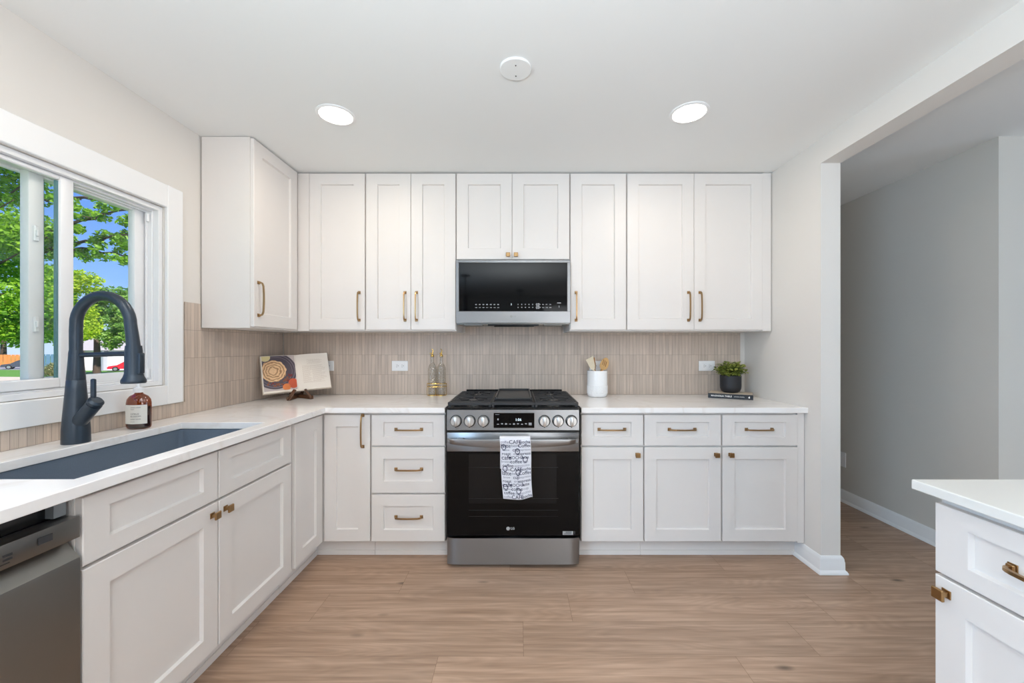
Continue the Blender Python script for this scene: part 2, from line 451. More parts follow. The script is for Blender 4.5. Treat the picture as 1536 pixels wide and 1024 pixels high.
mb = MB(); mb.box(5.3, 5.4, -3.88, 2.21, 0, CEIL); struct(obj('wall_dining', mb, WALLP, smooth=0), 'outer wall of the dining side')
mb = MB(); mb.box(RX, RX + .11, D + .12, 5.5, 0, CEIL); struct(obj('wall_corridor', mb, WALLP, smooth=0), 'wall of the hall behind the kitchen')

def base_profile(h=.097):   # (out, z)
    return [(0, 0), (.026, 0), (.025, .008), (.02, .017), (.015, .021), (.0145, .064), (.012, .072), (.0125, .078), (.009, .088), (.004, .096), (0, h)]
def base_run(name, path, label):
    """profile swept along a polyline with mitred corners; outward is to the right of travel"""
    mb = MB(); P = [Vector(p) for p in path]; prof = base_profile(); n = len(prof); vs = []
    for i, p in enumerate(P):
        def nrm(a, b):
            d = (b - a).normalized(); return Vector((d.y, -d.x))
        n1 = nrm(P[i - 1], p) if i > 0 else None; n2 = nrm(p, P[i + 1]) if i < len(P) - 1 else None
        if n1 is None: off = n2
        elif n2 is None: off = n1
        else:
            s = n1 + n2; off = s / (1 + n1.dot(n2))
        for o_, z in prof: vs.append((p.x + off.x * o_, p.y + off.y * o_, z + .0008))
    fs = []
    for i in range(len(P) - 1):
        for k in range(n):
            k2 = (k + 1) % n
            fs.append([i * n + k, i * n + k2, (i + 1) * n + k2, (i + 1) * n + k])
    fs.append(list(range(n))); fs.append([(len(P) - 1) * n + k for k in range(n)][::-1])
    mb.add(vs, fs)
    struct(obj(name, mb, TRIM, smooth=25), label)
G = .0005
# outward must be right of travel: travel towards -Y along the wall's -X face gives outward -X
base_run('baseboard_right', [(RX - G, 2.428), (RX - G, PE - G), (RX + .11 + G, PE - G), (RX + .11 + G, 5.4)], 'white baseboard wrapping the end of the partition wall')
base_run('baseboard_hall', [(HX - G, 5.4), (HX - G, 2.21 - G), (5.2, 2.21 - G)], 'white baseboard along the hall wall')

# ------------------------------------------------------------------ window 1
def window():
    w = bpy.data.objects.new('window_1', None); C.objects.link(w); w.location = (LX, (WY0 + WY1) / 2, WZ0)
    WM[w.name] = Matrix.Translation(w.location); struct(w, 'white vinyl sliding window with wide white casing above the sink')
    cx = LX + .019
    mb = MB(); t = .091
    mb.box(LX + .0005, cx, WY0 - t, WY0, .983, 2.078, bev=.003); mb.box(LX + .0005, cx, WY1, WY1 + t, .983, 2.078, bev=.003)
    mb.box(LX + .0005, cx, WY0, WY1, WZ1, 2.078, bev=.003); mb.box(LX + .0005, cx, WY0, WY1, .983, WZ0, bev=.003)
    obj('window_casing', mb, TRIM, w, True)
    # frame ring: flat vinyl flange, then stepped tracks
    g = .002
    mb = MB()
    def ring(x0, x1, a, b):   # ring between inset a and inset b from the opening
        y0, y1, z0, z1 = WY0 + g, WY1 - g, WZ0 + g, WZ1 - g
        mb.box(x0, x1, y0 + a, y0 + b, z0 + a, z1 - a, bev=.0015); mb.box(x0, x1, y1 - b, y1 - a, z0 + a, z1 - a, bev=.0015)
        mb.box(x0, x1, y0 + b, y1 - b, z0 + a, z0 + b, bev=.0015); mb.box(x0, x1, y0 + b, y1 - b, z1 - b, z1 - a, bev=.0015)
    ring(LX - .115, LX - .006, 0, .022)
    ring(LX - .115, LX - .032, .022, .030)
    ring(LX - .060, LX - .052, .030, .036)
    ring(LX - .115, LX - .100, .030, .040)
    obj('window_frame', mb, VINYL, w, True)
    def sash(name, xa, xb, ya, yb, st):
        z0, z1 = WZ0 + .034, WZ1 - .026
        m = MB()
        m.box(xa, xb, ya, ya + st, z0, z1, bev=.004, seg=2); m.box(xa, xb, yb - st, yb, z0, z1, bev=.004, seg=2)
        m.box(xa, xb, ya + st, yb - st, z0, z0 + st * .8, bev=.004); m.box(xa, xb, ya + st, yb - st, z1 - st * .35, z1, bev=.004)
        so = obj(name, m, VINYL, w, True)
        gm = MB(); xm = (xa + xb) / 2; gm.box(xm - .006, xm + .006, ya + st - .004, yb - st + .004, z0 + st * .6, z1 - st * .3)
        obj('pane', gm, PANE, so, True)
        gm = MB(); 
        return so, z0, z1
    s1, z0, z1 = sash('sash', LX - .052, LX - .024, WY0 + .034, 1.603, .047)
    gm = MB(); gm.box(LX - .043, LX - .033, 1.549, 1.556, z0 + .03, z1 - .02); obj('glass_spacer', gm, GLEDGE, s1, True)
    s2, z0, z1 = sash('sash', LX - .100, LX - .066, 1.488, WY1 - .034, .050)
    gm = MB(); gm.box(LX - .090, LX - .076, 1.5375, 1.546, z0 + .03, z1 - .02); obj('glass_spacer', gm, GLEDGE, s2, True)
    for z in (1.355, 1.70):
        m = MB(); m.box(LX - .067, LX - .056, 1.500, 1.515, z - .03, z + .03, bev=.003); m.box(LX - .06, LX - .05, 1.502, 1.510, z - .012, z + .012, bev=.002)
        obj('latch', m, VINYL, s2, True)
    m = MB(); m.box(LX - .05, LX - .036, WY1 - .050, WY1 - .036, WZ1 - .085, WZ1 - .045, bev=.003)
    m.box(LX - .05, LX - .036, WY1 - .050, WY1 - .036, WZ0 + .04, WZ0 + .085, bev=.003); obj('track_stop', m, VINYL, w, True)
window()

# ------------------------------------------------------------------ backsplash
def tile_slab(name, x0, x1, z0, z1, loc, rotz, label, extra=()):
    mb = MB(); mb.box(x0, x1, z0, z1, 0, .0075)
    for a in extra: mb.box(a[0], a[1], a[2], a[3], 0, .0075)
    o = obj(name, mb, TILE, smooth=0); o.location = loc; o.rotation_euler = (PI / 2, 0, rotz); struct(o, label)
tile_slab('trim_2', -1.7618, 1.663, 0, .462, (0, D - .0005, CZ + .0005), 0, 'stacked taupe finger tile backsplash behind the range', extra=((-.40, .33, .462, .53),))
tile_slab('trim_3', 0, 1.68, 0, .068, (LX + .0005, .42, CZ + .0005), PI / 2, 'stacked taupe finger tile backsplash beside the window', extra=((1.68, 2.551, 0, .462), (1.68, 1.783, .462, .595)))

# ------------------------------------------------------------------ hardware and cabinet builders
def pull_mb(L):
    """arched bar pull along X, mounted on y = 0, standing out to -y"""
    m = MB(); h = L / 2
    path = [(-h, 0, 0), (-h, -.016, 0), (-h + .003, -.022, 0), (-h + .009, -.0255, 0)]
    for k in range(9):
        u = -1 + 2 * k / 8
        path.append((u * (h - .02), -.029 - .003 * (1 - u * u), 0))
    path += [(h - .009, -.0255, 0), (h - .003, -.022, 0), (h, -.016, 0), (h, 0, 0)]
    r = [.0056] * len(path)
    m.tube(path, r, seg=4, up=(0, 0, 1))
    for sx in (-1, 1):
        m.box(sx * h - .0095, sx * h + .0095, -.003, 0, -.0095, .0095, bev=.0008)
        m.box(sx * h - .0075, sx * h + .0075, -.010, -.003, -.0075, .0075, bev=.0015)
    return m
def knob_mb():
    m = MB(); m.box(-.0105, .0105, -.003, 0, -.0105, .0105, bev=.0008); m.box(-.006, .006, -.02, -.003, -.006, .006, bev=.001)
    m.box(-.014, .014, -.027, -.019, -.014, .014, bev=.002); return m

def shaker_mb(x0, x1, z0, z1, st, rt, rb, y=0.0, th=.0195, rc=.0125):
    m = MB(); c = .0022; q = .0042
    loops = [((x0, x1, z0, z1), y + th), ((x0, x1, z0, z1), y + c), ((x0 + c, x1 - c, z0 + c, z1 - c), y),
             ((x0 + st, x1 - st, z0 + rb, z1 - rt), y), ((x0 + st + q, x1 - st - q, z0 + rb + q, z1 - rt - q), y + rc)]
    vs = []
    for (a, b, c0, d), yy in loops: vs += [(a, yy, c0), (b, yy, c0), (b, yy, d), (a, yy, d)]
    fs = []
    for i in range(len(loops) - 1):
        for k in range(4):
            k2 = (k + 1) % 4; fs.append([i * 4 + k, i * 4 + k2, (i + 1) * 4 + k2, (i + 1) * 4 + k])
    fs.append([16, 17, 18, 19]); fs.append([3, 2, 1, 0])
    return m.add(vs, fs)

def front(parent, name, x0, x1, z0, z1, hw=None, st=.07, rt=.07, rb=.07, loc=(0, 0, 0), rz=0):
    d = obj(name, shaker_mb(x0, x1, z0, z1, st, rt, rb), CAB, parent, loc=loc, rot=(0, 0, rz), smooth=20)
    if hw:
        k, hx, hz = hw[0], hw[1], hw[2]
        rec = hw[3] if len(hw) > 3 else 0
        if k == 'knob': obj('knob', knob_mb(), BRASS, d, loc=(hx, rec, hz), smooth=20)
        else:
            L = .152 if k == 'h' else .185
            obj('handle', pull_mb(L), BRASS, d, loc=(hx, rec, hz), rot=(0, 0 if k == 'h' else PI / 2, 0), smooth=30)
    return d
def drawer(parent, x0, x1, z0, z1, pull=True, **k):
    a = dict(st=.07, rt=.043, rb=.05); a.update(k)
    return front(parent, 'drawer', x0, x1, z0, z1, ('h', (x0 + x1) / 2, (z0 + z1) / 2 + .003, .0125) if pull else None, **a)

LZ0, LZD, LZM, LZ1 = .116, .674, .684, .867       # door bottom, door top, drawer bottom, drawer top
def base_cab(label, loc, rotz, w, depth=.627, group='white base cabinets', x0=0, toe=True, z1=.880):
    t = thing('base_cabinet', label, 'cabinet', loc, rotz, group)
    m = MB(); m.box(x0 + .0008, w - .0008, .0205, depth, .105, z1); obj('body', m, CAB, t, smooth=0)
    if toe:
        m = MB(); m.box(x0 + .0008, w - .0008, .075, .09, .001, .1045); m.box(x0 + .0008, w - .0008, .069, .0745, .001, .03); obj('toe_kick', m, CAB, t, smooth=0)
    return t

# --- corner base
t = thing('corner_base_cabinet', 'corner base cabinet with two folding doors meeting beside the three-drawer bank', 'cabinet', (-1.3, 2.6, 0), 0, 'white base cabinets')
m = MB(); poly = [(LX + .002, 2.046), (-1.181, 2.046), (-1.181, 2.377), (-.8775, 2.377), (-.8775, 2.98), (LX + .002, 2.98)]
m.prism(poly, lambda p, z: (p[0], p[1], z),   .105, .880); obj('body', m, CAB, t, True, smooth=0)
m = MB(); m.box(-1.234, -.8775, 2.431, 2.446, .001, .1045); m.box(-1.249, -1.234, 2.046, 2.446, .001, .1045); m.box(-1.234, -.8775, 2.425, 2.4305, .001, .03); m.box(-1.2335, -1.228, 2.046, 2.4245, .001, .03)
obj('toe_kick', m, CAB, t, True, smooth=0)
front(t, 'door', 0, .272, LZ0, LZ1, ('v', .272 - .042, .772), loc=(-1.154 + 1.3, DF - 2.6, 0))
front(t, 'door', 0, .288, LZ0, LZ1, None, loc=(-1.1605 + 1.3, 2.064 - 2.6, 0), rz=PI / 2)
# --- three drawers
t = base_cab('base cabinet with a bank of three drawers, immediately beside the range', (-.8765, DF, 0), 0, .4415)
drawer(t, .004, .439, LZM, LZ1); drawer(t, .004, .439, .4035, LZD, rt=.068, rb=.068); drawer(t, .004, .439, LZ0, .3935, rt=.068, rb=.068)
# --- right single
t = base_cab('narrow base cabinet with one drawer over one door, touching the range', (.369, DF, 0), 0, .374)
drawer(t, .003, .370, LZM, LZ1); front(t, 'door', .003, .370, LZ0, LZD, ('knob', .370 - .037, .632))
# --- right double
t = base_cab('wide base cabinet with two drawers over two doors, against the partition wall', (.7435, DF, 0), 0, .954)
drawer(t, .003, .457, LZM, LZ1); drawer(t, .467, .911, LZM, LZ1)
front(t, 'door', .003, .457, LZ0, LZD, ('knob', .457 - .032, .632)); front(t, 'door', .467, .911, LZ0, LZD, ('knob', .467 + .043, .632))
m = MB(); m.box(.913, .953, .006, .0203, .105, .880); obj('filler', m, CAB, t, smooth=0)
# --- sink base on the left run (faces +X)
SY0, SY1 = 1.054, 2.045
t = base_cab('sink base cabinet with two false drawer fronts and two doors under the window', (-1.1605, SY0, 0), PI / 2, SY1 - SY0, depth=.60, z1=.12)
mid = 1.537 - SY0
drawer(t, .004, mid - .003, LZM, LZ1, False); drawer(t, mid + .003, SY1 - SY0 - .016, LZM, LZ1, False)
front(t, 'door', .004, mid - .003, LZ0, LZD, ('knob', mid - .003 - .03, .632)); front(t, 'door', mid + .003, SY1 - SY0 - .016, LZ0, LZD, ('knob', mid + .035, .632))
m = MB(); m.box(.001, SY1 - SY0 - .001, .0205, .026, .1205, .880); obj('face_frame', m, CAB, t, smooth=0)
for xa in (.001, SY1 - SY0 - .013):
    m = MB(); m.box(xa, xa + .012, .0265, .60, .1205, .880); obj('side_panel', m, CAB, t, smooth=0)
# end panel beyond the dishwasher
m = MB(); m.box(-1.76, -1.165, .422, .436, .001, .880); tag(obj('end_panel', m, CAB, smooth=0), 'white side panel closing the counter run beyond the dishwasher', 'panel')

# --- uppers
UZ0, UZ1 = 1.376, 2.437
def upper(label, x0, x1, doors, z0=UZ0, body_x1=None, group='white wall cabinets', knob=False):
    t = thing('wall_cabinet', label, 'cabinet', (x0, UF, z0), 0, group)
    w = x1 - x0; bw = (body_x1 - x0) if body_x1 else w
    m = MB(); m.box(.0008, bw - .0008, .0205, D - .009 - UF, 0, UZ1 - z0); obj('body', m, CAB, t, smooth=0)
    for a, b, side in doors:
        hx = b - .037 if side == 'r' else a + .037
        hw = ('knob', hx + (.012 if side == 'r' else -.012), .035) if knob else ('v', hx, .165)
        front(t, 'door', a, b, .008, UZ1 - z0 - .006, hw, st=.075, rt=.073, rb=.073)
    return t
t = upper('tall single-door wall cabinet beside the inner corner', -1.4845, -1.0265, [(.082, .4535, 'r')])
m = MB(); m.box(.0008, .078, .006, .0203, .002, 1.058); obj('filler', m, CAB, t, smooth=0)
upper('tall two-door wall cabinet between the single-door corner unit and the microwave', -1.0265, -.4195, [(.004, .3025, 'r'), (.305, .6035, 'l')])
upper('short two-door wall cabinet with small knobs above the microwave', -.4195, .3435, [(.004, .374, 'r'), (.3765, .759, 'l')], z0=1.848, knob=True)
upper('tall single-door wall cabinet touching the microwave, handle on its hinge-free edge', .3435, .7235, [(.004, .3755, 'l')])
t = upper('widest two-door wall cabinet, meeting the partition wall', .7235, 1.696, [(.004, .4505, 'r'), (.453, .911, 'l')])
m = MB(); m.box(.913, .9705, .006, .0203, 0, 1.06); obj('filler', m, CAB, t, smooth=0)
# left wall upper (door faces +X)
t = thing('wall_cabinet', 'wall cabinet on the window wall with a plain side panel towards the sink', 'cabinet', (-1.474, 2.208, UZ0), PI / 2, 'white wall cabinets')
m = MB(); m.box(0, D - .009 - 2.208, .0205, .2875, 0, UZ1 - UZ0); obj('body', m, CAB, t, smooth=0)
front(t, 'door', .004, .440, .008, UZ1 - UZ0 - .006, ('v', .041, .165), st=.075, rt=.073, rb=.073)

# ------------------------------------------------------------------ counters
def slab(name, xs, ys, inc, z0, z1, mat, label, cat, group=None):
    m = MB(); idx = {}
    def vid(i, j, k):
        if (i, j, k) not in idx: idx[(i, j, k)] = len(m.v); m.v.append((xs[i], ys[j], z1 if k else z0))
        return idx[(i, j, k)]
    nx, ny = len(xs) - 1, len(ys) - 1
    def on(i, j): return 0 <= i < nx and 0 <= j < ny and inc(i, j)
    for i in range(nx):
        for j in range(ny):
            if not on(i, j): continue
            m.f.append([vid(i, j, 1), vid(i + 1, j, 1), vid(i + 1, j + 1, 1), vid(i, j + 1, 1)]); m.f.append([vid(i, j, 0), vid(i, j + 1, 0), vid(i + 1, j + 1, 0), vid(i + 1, j, 0)])
            for di, dj, a, b in ((-1, 0, (i, j), (i, j + 1)), (1, 0, (i + 1, j), (i + 1, j + 1)), (0, -1, (i, j), (i + 1, j)), (0, 1, (i, j + 1), (i + 1, j + 1))):
                if not on(i + di, j + dj): m.f.append([vid(*a, 0), vid(*b, 0), vid(*b, 1), vid(*a, 1)])
    m.m = [0] * len(m.f)
    o = obj(name, m, mat, smooth=0)
    bv = o.modifiers.new('bevel', 'BEVEL'); bv.width = .0025; bv.segments = 2; bv.limit_method = 'ANGLE'; bv.angle_limit = math.radians(40)
    return tag(o, label, cat, group)
KX0, KX1, KY0, KY1 = -1.60, -1.205, 1.077, 1.882
xs = [LX + .001, KX0, KX1, -1.135, -.4335]; ys = [.42, KY0, KY1, CF, D - .001]
slab('countertop', xs, ys, lambda i, j: (j == 3) or (i <= 2 and not (i == 1 and j == 1)), .881, CZ, QUARTZ, 'L-shaped white quartz countertop holding the sink and the cookbook', 'countertop')
slab('countertop', [.3675, RX - .001], [CF, D - .001], lambda i, j: True, .881, CZ, QUARTZ, 'straight white quartz countertop between the range and the partition wall', 'countertop')
slab('countertop', [1.045, 1.98], [.06, 1.058], lambda i, j: True, .893, CZ + .006, pbr('pale_island_quartz', (228, 226, 221), .2), 'white quartz island top with a free front corner', 'countertop')

# island cabinets (face -X)
def island_cab(label, y):
    t = base_cab(label, (1.067, y, 0), -PI / 2, .462, depth=.85, group='island cabinets', z1=.8915)
    drawer(t, .003, .459, .698, .872, st=.075, rb=.043); front(t, 'door', .003, .459, LZ0, .690, ('knob', .032, .655))
    return t
isl = island_cab('white island cabinet with one drawer over one door under the island top', 1.022)
copy_thing(isl, (1.067, 1.022 - .463, 0), -PI / 2, 'second island cabinet, hidden beyond the picture edge')

# ------------------------------------------------------------------ sink, faucet
t = thing('kitchen_sink', 'dark grey undermount sink set into the quartz counter below the window', 'sink', (-1.4, 1.48, .68))
m = MB(); a, b, c, d = KX0 - .004, KX1 + .004, KY0 - .004, KY1 + .004; zt, zb = .8795, .69
def rr(x0, x1, y0, y1, r, n=5):
    out = []
    for cx, cy, s in ((x1 - r, y1 - r, 0), (x0 + r, y1 - r, 1), (x0 + r, y0 + r, 2), (x1 - r, y0 + r, 3)):
        for k in range(n): an = (s + k / (n - 1)) * PI / 2; out.append((cx + r * math.cos(an), cy + r * math.sin(an)))
    return out
loops = [(rr(a - .02, b + .02, c - .02, d + .02, .03), zt), (rr(a, b, c, d, .015), zt), (rr(a + .004, b - .004, c + .004, d - .004, .02), zb + .03), (rr(a + .02, b - .02, c + .02, d - .02, .03), zb + .004),
         (rr(a + .17, b - .17, c + .37, d - .37, .02), zb)]
loops_o = [(rr(a - .02, b + .02, c - .02, d + .02, .03), zt - .012), (rr(a - .01, b + .01, c - .01, d + .01, .03), zb - .01)]
vs = []; n = len(loops[0][0])
for lp, z in loops: vs += [(x, y, z) for x, y in lp]
fs = []
for i in range(len(loops) - 1):
    for k in range(n):
        k2 = (k + 1) % n; fs.append([i * n + k, i * n + k2, (i + 1) * n + k2, (i + 1) * n + k])
fs.append([(len(loops) - 1) * n + k for k in range(n)])
o_ = len(vs)
for lp, z in loops_o: vs += [(x, y, z) for x, y in lp]
for k in range(n):
    k2 = (k + 1) % n
    fs.append([k2, k, o_ + k, o_ + k2]); fs.append([o_ + k2, o_ + k, o_ + n + k, o_ + n + k2])
fs.append([o_ + n + k for k in range(n)][::-1])
m.add(vs, fs); obj('basin', m, SINKM, t, True, smooth=40)
m = MB(); m.lathe([(.045, 0), (.045, .004), (.03, .004), (.028, .001)], 24, (-1.40, 1.48, zb + .0015)); obj('drain', m, DKMET, t, True)

fx, fy = -1.652, 1.483
t = thing('kitchen_faucet', 'tall dark graphite gooseneck faucet standing behind the sink', 'faucet', (fx, fy, CZ + .0005))
m = MB(); m.lathe([(.039, 0), (.0392, .004), (.0385, .05), (.034, .12), (.029, .19), (.0262, .2325), (.0255, .2335), (.0255, .2355), (.0258, .237), (.0222, .29), (.0198, .335), (.0185, .345)], 32); obj('body', m, FAUCET, t)
m = MB()
R = .102
pts = [(0, 0, .33), (0, 0, .37), (0, 0, .42)]
for k in range(1, 19):
    an = PI - PI * k / 18
    pts.append((R + R * math.cos(an), 0, .44 + (R) * math.sin(an) * 1.06))
ex = 2 * R
pts += [(ex + .006, 0, .40), (ex + .010, 0, .36)]
m.tube(pts, [.0183] * (len(pts) - 2) + [.019, .0205], 20); obj('spout', m, FAUCET, t)
m = MB(); m.tube([(.015, 0, .327), (ex - .012, 0, .332)], .0092, 14); m.tube([(ex - .016, 0, .3325), (ex - .006, 0, .3328)], .0125, 12); obj('docking_arm', m, FAUCET, t)
m = MB(); m.lathe([(.0345, 0), (.0365, .004), (.036, .012), (.030, .024), (.0265, .036), (.0255, .12), (.0235, .14)], 28, (ex + .011, 0, .222))
hd = obj('spray_head', m, FAUCET, t)
m = MB(); m.box(ex + .030, ex + .044, -.011, .011, .258, .335, bev=.004, seg=2); obj('spray_button', m, FAUCET, hd)
m = MB(); m.tube([(.005, -.003, .07), (.055, -.012, .115), (.085, -.016, .146)], [.026, .0235, .0235], 18); m.tube([(.0865, -.0163, .1495), (.094, -.0175, .157), (.099, -.0182, .162)], [.0238, .0235, .016], 18); vb = obj('valve', m, FAUCET, t)
m = MB(); m.box(.076, .092, -.024, -.012, .155, .240, bev=.005, seg=2); obj('lever', m, FAUCET, vb)

# ------------------------------------------------------------------ soap
t = thing('soap_bottle', 'amber pump soap bottle with cream label beside the faucet', 'bottle', (-1.668, 1.745, CZ + .0005))
m = MB(); prof = [(.040, 0), (.046, .004), (.049, .012), (.049, .112), (.046, .128), (.036, .142), (.022, .150), (.0165, .154), (.0165, .163)]
m.lathe(prof, 36, sx=1, sy=.66); obj('bottle', m, AMBER, t)
m = MB(); m.lathe([(.038, .004), (.0455, .012), (.0455, .094), (.045, .096)], 32, sx=1, sy=.64); obj('soap', m, pbr('brown_liquid_soap', (58, 30, 16), .3), t)
m = MB(); lp = []
for k in range(25):
    a_ = -PI + PI * (k / 24) ; a_ = -PI * .96 + (PI * .86) * k / 24
    lp.append((.0496 * math.cos(a_), .0496 * .66 * math.sin(a_) - .0006))
vs = [(x, y, .024) for x, y in lp] + [(x, y, .106) for x, y in lp]; m.add(vs, [[i, i + 1, 26 + i, 25 + i] for i in range(24)])
lb = obj('label', m, LABELP, t); lb['label'] = 'cream paper label with small dark print'
m = MB()
for i, (txt, sz, z) in enumerate((('HAND SOAP', .0065, .095), ('WASH', .005, .087), ('CITRUS', .0095, .067), ('BLOSSOM', .0085, .057), ('SWEET BASIL', .0065, .045), ('16 FL OZ', .0042, .034))):
    tmp = MB(); text_mb(tmp, txt, sz, Matrix.Translation((-.004, 0, z)) @ FRONT, align='LEFT')
    vv = []
    for x, y, zz in tmp.v:
        ca = max(-.999, min(.999, x / .0498)); vv.append((x, -math.sqrt(1 - ca * ca) * .0498 * .66 - .0010, zz))
    m.add(vv, tmp.f)
obj('label_print', m, INK, lb, smooth=0)
m = MB(); m.lathe([(.0185, .158), (.019, .162), (.019, .176), (.012, .179), (.007, .182), (.0065, .198)], 24); m.box(-.010, .034, -.006, .006, .197, .205, bev=.002); m.ball((0, 0, .2), .010, sc=(1, 1, .6)); obj('pump', m, WHITEP, t)

# ------------------------------------------------------------------ dishwasher
t = thing('dishwasher', 'dark stainless dishwasher with recessed pocket handle next to the sink cabinet', 'dishwasher', (-1.1605, .4485, 0), PI / 2)
w = .601
m = MB(); m.box(.004, w - .004, .05, .58, .1, .868); obj('tub', m, BLACKG, t, smooth=0)
m = MB(); m.box(.003, w - .003, -.006, .047, .770, .826, bev=.002, seg=2); cp = obj('control_panel', m, DKMET, t)
m = MB(); m.box(.003, w - .003, .0365, .048, .75, .7695); obj('pocket', m, BLACKG, t, smooth=0)
m = MB(); prof = [(-.006, .105), (-.006, .707), (-.0045, .717), (.0, .722), (.030, .758), (.0355, .758), (.046, .745), (.046, .105)]
m.prism(prof, lambda p, x: (x, p[0], p[1]), .003, w - .003); obj('door', m, DKMET, t, smooth=25)
m = MB(); m.box(.02, w - .02, .07, .085, .002, .098); obj('toe_kick', m, BLACKG, t, smooth=0)
m = MB(); m.box(w - .034, w - .006, .028, .05, .83, .868); obj('bracket', m, GREYP, t, smooth=0)
m = MB(); m.box(.505, .535, -.0072, -.0062, .793, .81); m.box(.44, .457, -.0072, -.0062, .797, .802); m.box(.44, .457, -.0072, -.0062, .788, .792); m.box(.425, .452, -.0072, -.0062, .781, .783); m.box(.37, .40, -.0072, -.0062, .79, .806); prints('panel_print', m, SLOT, cp)

# ------------------------------------------------------------------ range
RXC = -.0325
def lx(px, s=262): return (px - 778) / s - RXC
t = thing('gas_range', 'stainless slide-in gas range with black glass oven door', 'range', (RXC, DF, 0))
FY = -.077; hw = .379
m = MB(); m.box(-hw + .002, hw - .002, -.03, .575, .03, .905); obj('body', m, BLACKG, t, smooth=0)
for sx in (-1, 1):
    for yy in (-.002, .5):
        m = MB(); m.lathe([(.026, 0), (.026, .012), (.020, .014), (.020, .0295)], 16, (sx * .325, yy, .0008)); obj('foot', m, BLACKG, t)
# storage drawer with a gently bowed face
m = MB(); nn = 24; prof = []
for k in range(nn + 1):
    u = -1 + 2 * k / nn; prof.append((u * hw, FY - .001 + .010 * max(0, (abs(u) - .86) / .14) ** 2))
poly = prof + [(hw, -.031), (-hw, -.031)]
m.prism(poly, lambda p, z: (p[0], p[1], z), .022, .172); obj('storage_drawer', m, STEEL, t, smooth=30)
# oven door
m = MB(); m.box(-hw, hw, FY, -.031, .186, .668, bev=.002); dr = obj('oven_door', m, GLASSB, t)
m = MB(); m.box(-hw, hw, FY - .001, -.031, .669, .779, bev=.003, seg=2); obj('door_trim', m, STEEL, dr)
# inner window shapes: rack lines behind the glass
m = MB(); wy = FY - .0006; m.box(lx(703), lx(835), FY - .0004, FY + .0004, .372, .655); obj('oven_window', m, pbr('tinted_oven_window', (17, 17, 18), .06, spec=.3), dr, smooth=0)
m = MB()
for z0_, z1_ in ((.2975, .2985), (.578, .5795), (.4, .401), (.3325, .334)): m.box(-.255, .26, wy, wy + .0005, z0_, z1_)
obj('oven_rack', m, pbr('rack_behind_glass', (48, 48, 50), .3), dr, smooth=0)
m = MB(); z_ = .2285
m.lathe([(.0105, 0), (.0105, .0006)], 24, (-.028, FY - .0005, z_), M=Matrix.Rotation(PI / 2, 4, 'X'))
text_mb(m, 'LG', .019, Matrix.Translation((-.014, FY - .001, z_)) @ FRONT, align='LEFT', bold=.0006)
obj('logo', m, GLET, dr, smooth=0)
m = MB(); m.box(.285, .345, FY - .0008, FY - .0003, .192, .213); lbl = obj('rating_label', m, GLET, dr, smooth=0)
m = MB()
for q in range(5): m.box(.29 + (.012 if q > 1 else 0), .335, FY - .0012, FY - .0009, .196 + q * .0033, .1975 + q * .0033)
m.box(.349, .356, FY - .0012, FY - .0004, .195, .213); obj('label_print', m, SLOT, lbl, smooth=0)
# handle: bowed flat bar
m = MB(); vs = []; NS = 40; SEC = [(-.5, .42), (-.38, .5), (.38, .5), (.5, .42), (.5, -.42), (.38, -.5), (-.38, -.5), (-.5, -.42)]
for k in range(NS + 1):
    u = -1 + 2 * k / NS; a = abs(u); hh = .024 + .022 * (1 - a ** 3); dd = .016
    yc = FY - .058 - .008 * (1 - u * u) + .026 * max(0, (a - .93) / .07) ** 2; zc = .755 - hh / 2
    for sy_, sz_ in SEC: vs.append((u * .369, yc + sy_ * dd - sz_ * .008, zc + sz_ * hh))
fs = [[k * 8 + q, k * 8 + (q + 1) % 8, k * 8 + 8 + (q + 1) % 8, k * 8 + 8 + q] for k in range(NS) for q in range(8)]
fs += [list(range(8)), [NS * 8 + q for q in range(8)]]
m.add(vs, fs)
for sx in (-1, 1): m.box(sx * .30 - .018, sx * .30 + .018, FY - .05, FY - .0015, .735, .750, bev=.002)
obj('handle', m, STEEL, dr, smooth=40)
# control panel
m = MB(); prof = [(FY + .002, .790), (FY - .003, .793), (FY + .002, .908), (FY + .008, .911), (-.031, .911), (-.031, .790)]
m.prism(prof, lambda p, x: (x, p[0], p[1]), -hw, hw); cpn = obj('control_panel', m, STEEL, t, smooth=30)
m = MB(); m.box(-hw, hw, FY + .012, -.0315, .7795, .7895); obj('shadow_gap', m, BLACKG, t, smooth=0)
m = MB(); m.box(lx(740.5), lx(801.5), FY - .006, FY + .001, .806, .892, bev=.0015); disp = obj('display', m, GLASSB, cpn)
m = MB(); x0, x1 = lx(740.2), lx(801.8)
for bx in ((x0 - .003, x1 + .003, .892, .895), (x0 - .003, x1 + .003, .803, .806), (x0 - .003, x0, .806, .892), (x1, x1 + .003, .806, .892)): m.box(bx[0], bx[1], FY - .006, FY + .001, bx[2], bx[3])
obj('display_frame', m, STEEL, disp, smooth=0)
m = MB(); text_mb(m, '1:06', .021, Matrix.Translation((lx(777.5), FY - .0066, .853)) @ FRONT); obj('clock', m, LCD, disp, smooth=0)
m = MB()
for k, px in enumerate((747, 753, 759, 765, 771, 777, 783, 789)): m.box(lx(px) - .006, lx(px) + .006, FY - .0066, FY - .0062, .825 + (.002 if k % 2 else 0), .830 + (.003 if k % 3 else 0))
m.box(lx(793), lx(797.5), FY - .0066, FY - .0062, .822, .836); m.box(lx(743), lx(749), FY - .0066, FY - .0062, .882, .884); m.box(lx(746), lx(748), FY - .0066, FY - .0062, .85, .86)
prints('panel_print', m, ICON, disp)
Rx = Matrix.Rotation(PI / 2, 4, 'X')
